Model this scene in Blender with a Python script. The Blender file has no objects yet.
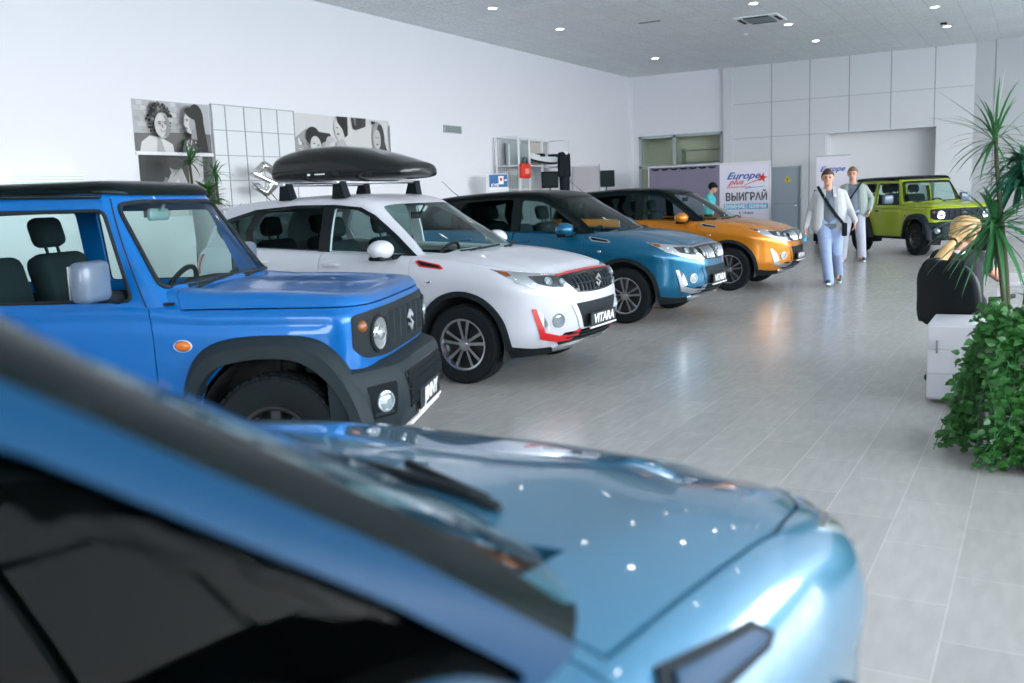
import bpy, bmesh, math, random
from mathutils import Vector, Matrix
from mathutils.bvhtree import BVHTree
from mathutils.geometry import barycentric_transform
V = Vector
PI = math.pi
rnd = random.Random(7)
scene = bpy.context.scene
COL = scene.collection

# ------------------------------------------------------------------ materials
MATS = {}
def mat(name, col, rough=0.5, metal=0.0, coat=0.0, emit=None, es=0.0, spec=0.5, trans=0.0, ior=1.45, alpha=1.0):
    if name in MATS: return MATS[name]
    m = bpy.data.materials.new(name); m.use_nodes = True
    b = m.node_tree.nodes['Principled BSDF']
    b.inputs['Base Color'].default_value = (*col, 1)
    b.inputs['Roughness'].default_value = rough
    b.inputs['Metallic'].default_value = metal
    b.inputs['Coat Weight'].default_value = coat
    b.inputs['Coat Roughness'].default_value = 0.03
    b.inputs['Specular IOR Level'].default_value = spec
    b.inputs['Transmission Weight'].default_value = trans
    b.inputs['IOR'].default_value = ior
    b.inputs['Alpha'].default_value = alpha
    if emit:
        b.inputs['Emission Color'].default_value = (*emit, 1); b.inputs['Emission Strength'].default_value = es
    MATS[name] = m
    return m
def nodes(m): return m.node_tree.nodes, m.node_tree.links, m.node_tree.nodes['Principled BSDF']

def paint(name, col, metal=0.35, rough=0.32):
    m = mat(name, col, rough, metal, coat=.55, spec=.3)
    n, l, b = nodes(m)                       # fine metallic flake
    tc = n.new('ShaderNodeTexCoord'); ns = n.new('ShaderNodeTexNoise'); ns.inputs['Scale'].default_value = 900
    mr = n.new('ShaderNodeMapRange'); mr.inputs['To Min'].default_value = rough - .06; mr.inputs['To Max'].default_value = rough + .06
    l.new(tc.outputs['Object'], ns.inputs['Vector']); l.new(ns.outputs['Fac'], mr.inputs['Value']); l.new(mr.outputs['Result'], b.inputs['Roughness'])
    return m
def noisy(name, col, col2, scale=8, rough=.6, detail=4, bump=0.0, coord='Object', **k):
    m = mat(name, col, rough, **k)
    n, l, b = nodes(m)
    tc = n.new('ShaderNodeTexCoord'); ns = n.new('ShaderNodeTexNoise'); ns.inputs['Scale'].default_value = scale; ns.inputs['Detail'].default_value = detail
    mx = n.new('ShaderNodeMix'); mx.data_type = 'RGBA'
    mx.inputs[6].default_value = (*col, 1); mx.inputs[7].default_value = (*col2, 1)
    l.new(tc.outputs[coord], ns.inputs['Vector']); l.new(ns.outputs['Fac'], mx.inputs[0]); l.new(mx.outputs[2], b.inputs['Base Color'])
    if bump:
        bp = n.new('ShaderNodeBump'); bp.inputs['Strength'].default_value = bump; bp.inputs['Distance'].default_value = .01
        l.new(ns.outputs['Fac'], bp.inputs['Height']); l.new(bp.outputs['Normal'], b.inputs['Normal'])
    return m
def glass(name, tint, gl=0.12):
    """thin tinted car glass: transparent body with a fresnel gloss"""
    m = bpy.data.materials.new(name); m.use_nodes = True
    n, l = m.node_tree.nodes, m.node_tree.links
    n.remove(n['Principled BSDF'])
    out = n['Material Output']
    tr = n.new('ShaderNodeBsdfTransparent'); tr.inputs['Color'].default_value = (*tint, 1)
    g = n.new('ShaderNodeBsdfGlossy'); g.inputs['Roughness'].default_value = 0.02; g.inputs['Color'].default_value = (.95, .98, 1, 1)
    fr = n.new('ShaderNodeLayerWeight'); fr.inputs['Blend'].default_value = gl
    mx = n.new('ShaderNodeMixShader')
    ge = n.new('ShaderNodeNewGeometry'); iv = n.new('ShaderNodeMath'); iv.operation = 'SUBTRACT'; iv.inputs[0].default_value = 1
    mu = n.new('ShaderNodeMath'); mu.operation = 'MULTIPLY'; l.new(ge.outputs['Backfacing'], iv.inputs[1]); l.new(iv.outputs[0], mu.inputs[0]); l.new(fr.outputs['Fresnel'], mu.inputs[1])
    tw = n.new('ShaderNodeMix'); tw.data_type = 'RGBA'; tw.inputs[6].default_value = (*tint, 1); tw.inputs[7].default_value = (1, 1, 1, 1); l.new(ge.outputs['Backfacing'], tw.inputs[0]); l.new(tw.outputs[2], tr.inputs['Color'])
    l.new(mu.outputs[0], mx.inputs[0]); l.new(tr.outputs[0], mx.inputs[1]); l.new(g.outputs[0], mx.inputs[2]); l.new(mx.outputs[0], out.inputs['Surface'])
    MATS[name] = m
    return m

# ------------------------------------------------------------------ object helpers
def tag(o, label=None, cat=None, group=None, kind=None):
    if label: o['label'] = label
    if cat: o['category'] = cat
    if group: o['group'] = group
    if kind: o['kind'] = kind
    return o
def thing(name, loc=(0, 0, 0), rz=0, label=None, cat=None, group=None):
    o = bpy.data.objects.new(name, None); COL.objects.link(o)
    o.location = loc; o.rotation_euler = (0, 0, rz); o.empty_display_size = .1
    return tag(o, label, cat, group)
def link(name, me, m, parent=None):
    o = bpy.data.objects.new(name, me)
    me.name = name
    if m is not None:
        me.materials.clear()
        for q in (m if isinstance(m, (list, tuple)) else [m]): me.materials.append(q)
    COL.objects.link(o)
    if parent is not None: o.parent = parent
    return o
def tree_copy(o, parent=None, mats=None, skip=()):
    c = o.copy(); COL.objects.link(c); c.parent = parent
    if mats and c.type == 'MESH':
        for i, s in enumerate(c.material_slots):
            nm = s.material.name if s.material else None
            if nm in mats:
                s.link = 'OBJECT'; s.material = mats[nm]
    for ch in list(o.children):
        if ch.name.split('.')[0] in skip: continue
        tree_copy(ch, c, mats, skip)
    return c
def mesh(verts, faces, smooth=False):
    me = bpy.data.meshes.new('m'); me.from_pydata([tuple(v) for v in verts], [], faces); me.validate(); me.update()
    if smooth:
        for p in me.polygons: p.use_smooth = True
    return me
def bm_to(bm, smooth=False, sharp=None):
    me = bpy.data.meshes.new('m'); bm.normal_update(); bm.to_mesh(me); bm.free()
    if smooth:
        for p in me.polygons: p.use_smooth = True
        if sharp: me.set_sharp_from_angle(angle=math.radians(sharp))
    return me
class MB:
    """collects simple shapes into one mesh"""
    def __init__(s): s.v = []; s.f = []
    def add(s, vs, fs):
        b = len(s.v); s.v += [V(q) for q in vs]; s.f += [tuple(i + b for i in f) for f in fs]
    def box(s, a, b, M=None, taper=None):
        x0, y0, z0 = a; x1, y1, z1 = b
        vs = [V((x, y, z)) for z in (z0, z1) for y in (y0, y1) for x in (x0, x1)]
        if M is not None: vs = [M @ q for q in vs]
        s.add(vs, [(0, 2, 3, 1), (4, 5, 7, 6), (0, 1, 5, 4), (2, 6, 7, 3), (0, 4, 6, 2), (1, 3, 7, 5)])
    def rbox(s, a, b, r=.02, seg=2, M=None):
        bm = bmesh.new(); bmesh.ops.create_cube(bm, size=1)
        c = (V(a) + V(b)) / 2; d = V(b) - V(a)
        for q in bm.verts: q.co = V((q.co.x * d.x, q.co.y * d.y, q.co.z * d.z)) + c
        bmesh.ops.bevel(bm, geom=list(bm.edges), offset=r, segments=seg, profile=.5, affect='EDGES')
        s.bm(bm, M)
    def bm(s, bm, M=None):
        bm.verts.ensure_lookup_table()
        vs = [(M @ q.co if M is not None else q.co.copy()) for q in bm.verts]
        for i, q in enumerate(bm.verts): q.index = i
        s.add(vs, [tuple(q.index for q in f.verts) for f in bm.faces]); bm.free()
    def me(s, me, M=None):
        s.add([(M @ q.co if M is not None else q.co.copy()) for q in me.vertices], [tuple(p.vertices) for p in me.polygons])
    def tube(s, pts, r, n=8, cap=True):
        pts = [V(p) for p in pts]; rs = r if isinstance(r, (list, tuple)) else [r] * len(pts)
        rings = []; prev = None
        for i, p in enumerate(pts):
            t = (pts[min(i + 1, len(pts) - 1)] - pts[max(i - 1, 0)]).normalized()
            if prev is None:
                a = V((0, 0, 1)) if abs(t.z) < .9 else V((1, 0, 0)); u = t.cross(a).normalized()
            else: u = (prev - t * prev.dot(t)).normalized()
            prev = u; w = t.cross(u)
            rings.append([p + (u * math.cos(2 * PI * k / n) + w * math.sin(2 * PI * k / n)) * rs[i] for k in range(n)])
        b = []
        for R_ in rings: b += R_
        f = [(i * n + k, i * n + (k + 1) % n, (i + 1) * n + (k + 1) % n, (i + 1) * n + k) for i in range(len(rings) - 1) for k in range(n)]
        if cap: f += [tuple(reversed(range(n))), tuple((len(rings) - 1) * n + k for k in range(n))]
        s.add(b, f)
    def lathe(s, prof, n=32, M=None, closed=False):
        """prof: (radius, height) about Z"""
        vs = []
        for r, h in prof:
            for k in range(n):
                a = 2 * PI * k / n; q = V((r * math.cos(a), r * math.sin(a), h)); vs.append(M @ q if M is not None else q)
        m = len(prof); f = []
        for i in range(m if closed else m - 1):
            j = (i + 1) % m
            for k in range(n): f.append((i * n + k, i * n + (k + 1) % n, j * n + (k + 1) % n, j * n + k))
        s.add(vs, f)
    def prism(s, poly, d, a, b):
        n = len(poly); d = V(d)
        vs = [V(p) + d * a for p in poly] + [V(p) + d * b for p in poly]
        s.add(vs, [tuple(reversed(range(n))), tuple(range(n, 2 * n))] + [(i, (i + 1) % n, n + (i + 1) % n, n + i) for i in range(n)])
    def sphere(s, c, r, M=None, seg=16, rings=10, sc=(1, 1, 1)):
        bm = bmesh.new(); bmesh.ops.create_uvsphere(bm, u_segments=seg, v_segments=rings, radius=r)
        for q in bm.verts: q.co = V((q.co.x * sc[0], q.co.y * sc[1], q.co.z * sc[2])) + V(c)
        s.bm(bm, M)
    def mesh(s, smooth=False, sharp=None, fix=True, doubles=None):
        bm = bmesh.new()
        vs = [bm.verts.new(q) for q in s.v]
        for f in s.f:
            try: bm.faces.new([vs[i] for i in f])
            except ValueError: pass
        if doubles: bmesh.ops.remove_doubles(bm, verts=bm.verts, dist=doubles)
        if fix: bmesh.ops.recalc_face_normals(bm, faces=bm.faces)
        return bm_to(bm, smooth, sharp)
    def build(s, name, m, parent=None, smooth=False, sharp=None, **k):
        return link(name, s.mesh(smooth, sharp, **k), m, parent)

def lerp(a, b, t): return a + (b - a) * t
def tab(pts):
    """smooth table lookup (monotone cubic-ish)"""
    xs = [p[0] for p in pts]; ys = [p[1] for p in pts]; n = len(xs)
    dl = [(ys[i + 1] - ys[i]) / (xs[i + 1] - xs[i]) for i in range(n - 1)]
    m = [dl[0]] + [0 if dl[i - 1] * dl[i] <= 0 else 2 * dl[i - 1] * dl[i] / (dl[i - 1] + dl[i]) for i in range(1, n - 1)] + [dl[-1]]
    def f(x):
        if x <= xs[0]: return ys[0]
        if x >= xs[-1]: return ys[-1]
        i = 0
        while x > xs[i + 1]: i += 1
        h = xs[i + 1] - xs[i]; t = (x - xs[i]) / h
        return ((1 + 2 * t) * (1 - t) ** 2) * ys[i] + (t * (1 - t) ** 2) * h * m[i] + (t * t * (3 - 2 * t)) * ys[i + 1] + (t * t * (t - 1)) * h * m[i + 1]
    return f
def evalmesh(ob):
    dg = bpy.context.evaluated_depsgraph_get(); dg.update()
    return bpy.data.meshes.new_from_object(ob.evaluated_get(dg))
def with_mods(me, fn):
    o = bpy.data.objects.new('tmp', me); COL.objects.link(o); fn(o)
    r = evalmesh(o); bpy.data.objects.remove(o)
    return r
def boolean(a, b, op):
    ob = bpy.data.objects.new('tmpb', b); COL.objects.link(ob)
    for hole, self_ in ((True, False), (False, False), (False, True), (True, True)):
        def fn(o):
            m = o.modifiers.new('b', 'BOOLEAN'); m.object = ob; m.operation = op; m.solver = 'EXACT'; m.use_hole_tolerant = hole; m.use_self = self_
        r = with_mods(a, fn)
        if len(r.polygons): break
    else: print('BOOLEAN EMPTY', op)
    bpy.data.objects.remove(ob)
    return r
def solidify(me, t):
    def fn(o):
        m = o.modifiers.new('s', 'SOLIDIFY'); m.thickness = t; m.offset = -1; m.use_even_offset = False
    return with_mods(me, fn)
class Ref:
    """outer surface kept for ray casts and smooth shading normals"""
    def __init__(s, me):
        s.me = me.copy(); s.vs = [v.co.copy() for v in s.me.vertices]; s.ns = [v.normal.copy() for v in s.me.vertices]
        s.tris = []
        s.me.calc_loop_triangles()
        s.tris = [tuple(t.vertices) for t in s.me.loop_triangles]
        s.bvh = BVHTree.FromPolygons(s.vs, s.tris)
    def normal(s, p):
        loc, nn, i, d = s.bvh.find_nearest(p)
        if loc is None: return None
        a, b, c = s.tris[i]
        n = barycentric_transform(loc, s.vs[a], s.vs[b], s.vs[c], s.ns[a], s.ns[b], s.ns[c])
        return n.normalized() if n.length > 1e-6 else nn
    def shade(s, me, ang=38):
        c = math.cos(math.radians(ang)); me.update()
        cache = {}
        out = [None] * len(me.loops)
        for p in me.polygons:
            p.use_smooth = True
            fn = p.normal
            for li in p.loop_indices:
                vi = me.loops[li].vertex_index
                if vi not in cache: cache[vi] = s.normal(me.vertices[vi].co)
                n = cache[vi]; d = fn.dot(n)
                out[li] = n if d > c else (-n if d < -c else fn.copy())
        me.normals_split_custom_set(out)
        return me
def roundc(poly, r, seg=4, skip=()):
    out = []; n = len(poly)
    for i in range(n):
        p = V(poly[i]); a = V(poly[i - 1]); b = V(poly[(i + 1) % n])
        if i in skip: out.append(p); continue
        ra = min(r, (a - p).length * .45); rb = min(r, (b - p).length * .45)
        A = p + (a - p).normalized() * ra; B = p + (b - p).normalized() * rb
        for k in range(seg + 1):
            t = k / seg; out.append(A * (1 - t) ** 2 + p * 2 * t * (1 - t) + B * t * t)
    return out
def panel(ref, poly, d, off=.004, thick=.008, step=.035, back=1.5):
    """a plate laid on the surface `ref`: outline `poly` (3D), pressed along direction d"""
    d = V(d).normalized(); up = V((0, 0, 1)) if abs(d.z) < .9 else V((1, 0, 0))
    u = up.cross(d).normalized(); v = d.cross(u)
    P2 = [(V(p).dot(u), V(p).dot(v)) for p in poly]
    bm = bmesh.new(); f = bm.faces.new([bm.verts.new((a, b, 0)) for a, b in P2])
    for ax in (0, 1):
        lo = min(p[ax] for p in P2); hi = max(p[ax] for p in P2); n = max(1, int((hi - lo) / step))
        for k in range(1, n):
            co = V((0, 0, 0)); co[ax] = lo + (hi - lo) * k / n; no = V((0, 0, 0)); no[ax] = 1
            bmesh.ops.bisect_plane(bm, geom=list(bm.verts) + list(bm.edges) + list(bm.faces), plane_co=co, plane_no=no, dist=1e-6)
    bmesh.ops.triangulate(bm, faces=[q for q in bm.faces if len(q.verts) > 4])
    dm = sum(V(p).dot(d) for p in poly) / len(poly)
    outer = {}; nrm = {}
    for q in bm.verts:
        o = u * q.co.x + v * q.co.y + d * (dm - back)
        loc, n, i, _ = ref.bvh.ray_cast(o, d)
        if loc is None:
            pp = u * q.co.x + v * q.co.y + d * dm
            loc, n, i, _ = ref.bvh.find_nearest(pp)
        n = ref.normal(loc)
        if n.dot(d) > 0: n = -n
        outer[q] = loc + n * off; nrm[q] = n
    vs = list(bm.verts); idx = {q: i for i, q in enumerate(vs)}; N = len(vs)
    faces = []
    flip = None
    for fc in bm.faces:
        ids = [idx[q] for q in fc.verts]
        a, b, c = outer[fc.verts[0]], outer[fc.verts[1]], outer[fc.verts[2]]
        if (b - a).cross(c - a).dot(d) > 0: ids.reverse()
        faces.append(tuple(ids))
    res_v = [outer[q] for q in vs] + [outer[q] - nrm[q] * thick for q in vs]
    edge = {}
    for f in faces:
        for i in range(len(f)):
            e = (f[i], f[(i + 1) % len(f)]); edge[e] = 1
    side = [(b_, a_, a_ + N, b_ + N) for (a_, b_) in edge if (b_, a_) not in edge]
    fl = faces + [tuple(i + N for i in reversed(f)) for f in faces] + side
    bm.free()
    return mesh(res_v, fl)
def mir(me):
    """mirrored copy of a mesh across y = 0"""
    m = me.copy()
    m.transform(Matrix.Scale(-1, 4, V((0, 1, 0)))); m.flip_normals()
    return m
def mirpoly(poly): return [V((p[0], -p[1], p[2])) for p in poly]
def text_mesh(s, size=1, extrude=.002, offset=0.0, shear=0, align='CENTER', sx=1.0):
    c = bpy.data.curves.new('t', 'FONT'); c.body = s; c.size = size; c.extrude = extrude; c.offset = offset; c.shear = shear; c.align_x = align; c.align_y = 'CENTER'
    c.resolution_u = 3
    o = bpy.data.objects.new('t', c); COL.objects.link(o)
    me = evalmesh(o); bpy.data.objects.remove(o)
    if sx != 1: me.transform(Matrix.Scale(sx, 4, V((1, 0, 0))))
    me.materials.clear()
    return me
def frame(o, x, y):
    """matrix with local x -> x, local y -> y"""
    x = V(x).normalized(); y = V(y).normalized(); z = x.cross(y).normalized(); y = z.cross(x)
    M = Matrix((x, y, z)).transposed().to_4x4(); M.translation = V(o)
    return M
S_EMBLEM = [(.5, 1), (.96, .70), (.78, .58), (.5, .75), (.35, .645), (.99, .36), (.5, 0), (.04, .30), (.22, .42), (.5, .25), (.65, .355), (.01, .64)]
def emblem_mesh(size, t):
    m = MB(); m.prism([((x - .5) * size, (y - .5) * size, 0) for x, y in S_EMBLEM][::-1], (0, 0, 1), 0, t)
    bm = bmesh.new(); me = m.mesh(); bm.from_mesh(me)
    bmesh.ops.bevel(bm, geom=[e for e in bm.edges if all(abs(q.co.z - t) < 1e-6 for q in e.verts)], offset=t * .35, segments=1, affect='EDGES')
    return bm_to(bm)
# ------------------------------------------------------------------ materials used
M_white = paint('pearl_white_paint', (.56, .57, .625), metal=.0, rough=.35)
M_blue = paint('bright_blue_paint', (.0, .125, .42), metal=.25, rough=.32)
M_teal = paint('teal_blue_paint', (.004, .11, .215), metal=.4, rough=.28)
M_orange = paint('amber_orange_paint', (.56, .20, .014), metal=.4, rough=.28)
M_green = paint('lime_green_paint', (.33, .42, .012), metal=.15, rough=.3)
M_steel = paint('steel_blue_paint', (.03, .175, .31), metal=.4, rough=.3); M_steel.node_tree.nodes['Principled BSDF'].inputs['Coat Weight'].default_value = 1
M_steel.node_tree.nodes['Principled BSDF'].inputs['Coat IOR'].default_value = 1.6
M_blackgloss = mat('gloss_black', (.006, .010, .012), .2, coat=.0, spec=.2)
M_blackroof = paint('black_roof_paint', (.002, .006, .007), metal=0, rough=.25); M_blackroof.node_tree.nodes['Principled BSDF'].inputs['Coat Weight'].default_value = .06; M_blackroof.node_tree.nodes['Principled BSDF'].inputs['Specular IOR Level'].default_value = .07
M_plastic = noisy('black_textured_plastic', (.010, .015, .018), (.018, .025, .029), 300, .6, spec=.15)
M_grey_plastic = noisy('charcoal_flare_plastic', (.012, .020, .025), (.021, .030, .035), 250, .55, spec=.2)
M_dark = mat('cabin_black', (.006, .010, .012), .75, spec=.12)
M_seat = noisy('dark_seat_fabric', (.010, .018, .022), (.02, .03, .035), 200, .85, spec=.1)
M_tyre = noisy('tyre_rubber', (.007, .010, .012), (.013, .017, .019), 60, .75, spec=.15)
M_rim = mat('machined_alloy', (.46, .48, .50), .25, 1.0)
M_rimdark = mat('dark_alloy', (.05, .055, .06), .3, .8)
M_chrome = mat('chrome', (.82, .84, .86), .08, 1.0)
M_silver = mat('silver_trim', (.60, .62, .65), .25, .9)
M_accent = mat('accent_trim', (.50, .52, .55), .32, .9)
M_bar = mat('grille_bar', (.42, .44, .47), .3, .9)
M_red = mat('red_trim', (.55, .01, .015), .3, coat=.5)
M_reddark = mat('tail_red', (.35, .005, .01), .15, coat=.5)
M_lampdark = mat('lamp_housing', (.10, .11, .12), .15, .8)
M_lampchrome = mat('lamp_reflector', (.80, .83, .86), .12, 1.0)
M_lens = mat('lamp_lens_clear', (.34, .40, .43), .08, .5, coat=1.0)
M_amber = mat('amber_lens', (.62, .15, .01), .2, coat=.4)
M_amberdull = mat('smoked_amber_lens', (.22, .075, .02), .25, coat=.4)
M_plate = mat('plate_black', (.010, .014, .018), .35, spec=.3)
M_whiteprint = mat('white_print', (.85, .86, .88), .5)
M_glass = glass('car_glass', (.80, .92, .90), .08)
M_sideglass = glass('dark_side_glass', (.05, .10, .11), .08)
M_bluereflect = mat('painted_blue_reflection', (.002, .034, .085), .4, spec=.15)  # blue reflection on gloss black, put into the base colour
M_tint = glass('privacy_glass', (.20, .27, .27), .08)
M_windscreen = glass('windscreen_glass', (.78, .93, .89), .20)
M_ground = mat('underbody', (.01, .012, .013), .8)
PMAP = {'body': None}

# ------------------------------------------------------------------ car kit
def outline(xf, xr, w, cf, cr, nf, nr, NF=26, NS=64, NR=14, wf=None):
    """right half (y<0) from front centre to rear centre"""
    pts = []
    for k in range(NF + 1):
        th = (PI / 2) * (k / NF)
        c, s = max(math.cos(th), 0), max(math.sin(th), 0)
        pts.append((xf - cf + cf * c ** (2 / nf), -w * s ** (2 / nf)))
    x0, x1 = xf - cf, xr + cr
    for k in range(1, NS): pts.append((lerp(x0, x1, k / NS), -w))
    for k in range(NR + 1):
        th = (PI / 2) * (1 - k / NR)
        c, s = max(math.cos(th), 0), max(math.sin(th), 0)
        pts.append((xr + cr - cr * c ** (2 / nr), -w * s ** (2 / nr)))
    return pts
def ring_mesh(rings, drop=None):
    """rings of right-half points (V) -> symmetric shell"""
    vs = []; fs = []; n = len(rings[0])
    for R_ in rings:
        vs += R_
    m = len(rings)
    off = len(vs)
    vs += [V((p.x, -p.y, p.z)) for p in vs]
    for j in range(m - 1):
        for k in range(n - 1):
            q = (j * n + k, j * n + k + 1, (j + 1) * n + k + 1, (j + 1) * n + k)
            c = sum((vs[i] for i in q), V()) / 4
            if drop and drop(j, c): continue
            fs.append(q); fs.append(tuple(i + off for i in reversed(q)))
    bm = bmesh.new()
    bv = [bm.verts.new(p) for p in vs]
    for f in fs:
        try: bm.faces.new([bv[i] for i in f])
        except ValueError: pass
    bmesh.ops.remove_doubles(bm, verts=bm.verts, dist=.0015)
    bmesh.ops.dissolve_degenerate(bm, dist=.0005, edges=bm.edges)
    loose = [q for q in bm.verts if not q.link_faces]
    bmesh.ops.delete(bm, geom=loose, context='VERTS')
    bmesh.ops.recalc_face_normals(bm, faces=bm.faces)
    # make sure normals look outwards
    s = 0
    cen = V((-1.2, 0, .8))
    for f in bm.faces: s += f.normal.dot(f.calc_center_median() - cen)
    if s < 0: bmesh.ops.reverse_faces(bm, faces=bm.faces)
    return bm_to(bm, True)
def split(me, cutter_in, cutter_out):
    """returns (piece inside the cutter, remainder with a shut-line gap)"""
    return boolean(me, cutter_in, 'INTERSECT'), boolean(me, cutter_out, 'DIFFERENCE')
def grow(poly, d, n):
    """outline moved outward by d in the plane with normal n"""
    n = V(n).normalized(); c = sum((V(p) for p in poly), V()) / len(poly); out = []
    k = len(poly)
    area = V()
    for i in range(k): area += (V(poly[i]) - c).cross(V(poly[(i + 1) % k]) - c)
    sg = 1 if area.dot(n) > 0 else -1
    for i in range(k):
        a, p, b = V(poly[i - 1]), V(poly[i]), V(poly[(i + 1) % k])
        e1 = (p - a).normalized(); e2 = (b - p).normalized()
        o1 = e1.cross(n) * sg; o2 = e2.cross(n) * sg
        o = (o1 + o2)
        o = o / max(o.length_squared / 2, .3)
        out.append(p + o * d)
    return out
def side_prism(poly, grow_by=0, both=True, y0=.30, y1=1.3):
    m = MB(); P3 = [V((p[0], 0, p[1])) for p in poly]
    if grow_by: P3 = grow(P3, grow_by, (0, 1, 0))
    m.prism(P3, (0, -1, 0), y0, y1)
    if both: m.prism(P3, (0, 1, 0), y0, y1)
    return m.mesh()

def wheel(parent, x, y, R, w, side, kind, rim_r):
    """side=-1 right, +1 left; outer face towards side*y"""
    e = []
    M = frame((x, y, R), (1, 0, 0), (0, 0, 1) if side < 0 else (0, 0, -1))   # local z -> outward
    h = w / 2
    t = MB()
    pr = [(rim_r - .012, -h * .86), (rim_r + .01, -h * .97), (R * .80, -h), (R * .93, -h * .97), (R * .985, -h * .80), (R, -h * .55), (R, h * .55), (R * .985, h * .80), (R * .93, h * .97), (R * .80, h), (rim_r + .01, h * .97), (rim_r - .012, h * .86)]
    t.lathe(pr, 56, M)
    # tread blocks
    nb = 54 if kind == 'vitara' else 40
    for k in range(nb):
        a = 2 * PI * k / nb
        for sy, sa in ((-.72, 0), (-.25, .5), (.25, 0), (.72, .5)):
            aa = a + sa * 2 * PI / nb
            B = M @ Matrix.Rotation(aa, 4, 'Z')
            bw = R * PI / nb * .62
            t.box((R - .012, -bw, h * (sy - .19)), (R + (.002 if abs(sy) < .5 else -.004) + (.004 if kind != 'vitara' else 0), bw, h * (sy + .19)), B)
    tyre = t.build('wheel', M_tyre, parent, True, 35)
    r = MB()
    r.lathe([(rim_r - .016, -h * .8), (rim_r - .03, -h * .5), (rim_r - .035, h * .35), (rim_r - .022, h * .66), (rim_r - .012, h * .80), (rim_r + .004, h * .84), (rim_r + .006, h * .90), (rim_r - .006, h * .92), (rim_r - .02, h * .86), (rim_r - .03, h * .6)], 56, M)
    barrel = r.build('rim', M_rim if kind == 'vitara' else M_rimdark, tyre, True, 40)
    s = MB(); hz = h * .62
    def spoke(a, r0, r1, w0, w1, z0, z1, th):
        B = M @ Matrix.Rotation(a, 4, 'Z')
        vs = [(r0, -w0, z0), (r1, -w1, z1), (r1, w1, z1), (r0, w0, z0), (r0, -w0 * 1.3, z0 - th), (r1, -w1 * 1.3, z1 - th), (r1, w1 * 1.3, z1 - th), (r0, w0 * 1.3, z0 - th)]
        s.add([B @ V(q) for q in vs], [(0, 1, 2, 3), (7, 6, 5, 4), (0, 4, 5, 1), (1, 5, 6, 2), (2, 6, 7, 3), (3, 7, 4, 0)])
    if kind == 'vitara':
        for k in range(5):
            a = 2 * PI * k / 5 + .3
            for da in (-.23, .23):
                B = M @ Matrix.Rotation(a, 4, 'Z')
                r0, r1 = .045, rim_r - .018
                p0 = V((r0, 0.012 * (1 if da > 0 else -1), hz)); p1 = V((r1 * math.cos(da), r1 * math.sin(da), hz + .012))
                t_ = (p1 - p0).normalized(); nrm = V((-t_.y, t_.x, 0)).normalized()
                vs = [p0 - nrm * .011, p1 - nrm * .015, p1 + nrm * .015, p0 + nrm * .011]
                vs += [q - V((0, 0, .03)) for q in vs]
                s.add([B @ q for q in vs], [(0, 1, 2, 3), (7, 6, 5, 4), (0, 4, 5, 1), (1, 5, 6, 2), (2, 6, 7, 3), (3, 7, 4, 0)])
                pm = p0.lerp(p1, .55)
        s.lathe([(.001, hz + .004), (.055, hz + .002), (.062, hz - .02)], 24, M)
        s.build('spokes', M_rim, tyre, False)
        # darker pocket disc behind the spokes
        q = MB(); q.lathe([(.001, hz - .035), (rim_r - .03, hz - .045)], 40, M); q.build('brake_disc', M_rimdark, tyre, True)
    else:
        for k in range(8):
            a = 2 * PI * k / 8
            spoke(a, .05, rim_r - .02, .020, .026, hz - .01, hz, .03)
        s.lathe([(.001, hz), (.06, hz - .002), (.07, hz - .03)], 24, M)
        s.build('spokes', M_rimdark, tyre, False)
        q = MB(); q.lathe([(.001, hz - .05), (rim_r - .03, hz - .05)], 40, M); q.build('brake_disc', M_dark, tyre, True)
    c = MB(); c.lathe([(.001, hz + .014), (.026, hz + .013), (.030, hz)], 20, M)
    c.build('hub_cap', M_silver if kind == 'vitara' else M_rimdark, tyre, True, 40)
    return tyre
def well(parent, x, zc, r, yo, yi, R_flat=None):
    for sgn in (-1, 1):
        m = MB(); n = 20; ring = []
        for k in range(n + 1):
            a = -.35 + (PI + .7) * k / n
            ring.append((x + r * math.cos(a), zc + r * math.sin(a)))
        vs = [V((p[0], sgn * yo, p[1])) for p in ring] + [V((p[0], sgn * yi, p[1])) for p in ring]
        L_ = n + 1
        m.add(vs, [(i, i + 1, L_ + i + 1, L_ + i) for i in range(n)] + [tuple(range(L_, 2 * L_))])
        m.build('wheel_well', M_ground, parent, False)
def seat_part(parent, x, y, z=.50, name='front_seat'):
    m = MB()
    m.rbox((x - .28, y - .25, z - .10), (x + .24, y + .25, z + .10), .06, 3)
    Mb = Matrix.Translation((x - .24, y, z + .05)) @ Matrix.Rotation(math.radians(-14), 4, 'Y')
    m.rbox((-.08, -.24, 0), (.09, .24, .60), .07, 3, Mb)
    m.rbox((-.055, -.13, .64), (.055, .13, .83), .05, 3, Mb)
    m.tube([Mb @ V((0, .06, .55)), Mb @ V((0, .06, .70))], .01); m.tube([Mb @ V((0, -.06, .55)), Mb @ V((0, -.06, .70))], .01)
    return m.build(name, M_seat, parent, True, 50)
def steering(parent, x, y, z):
    m = MB(); M = Matrix.Translation((x, y, z)) @ Matrix.Rotation(math.radians(-62), 4, 'Y')
    n = 28
    for k in range(n):
        a, b = 2 * PI * k / n, 2 * PI * (k + 1) / n
        m.tube([M @ V((.185 * math.cos(a), .185 * math.sin(a), 0)), M @ V((.185 * math.cos(b), .185 * math.sin(b), 0))], .016, 6, cap=False)
    for a in (PI / 2, -PI / 2, PI): m.tube([M @ V((0, 0, 0)), M @ V((.18 * math.cos(a), .18 * math.sin(a), 0))], .018, 6)
    m.rbox((-.07, -.07, -.03), (.07, .07, .03), .02, 2, M)
    m.tube([M @ V((0, 0, 0)), M @ V((0, 0, -.25))], .03, 8)
    return m.build('steering_wheel', M_dark, parent, True, 40)
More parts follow.
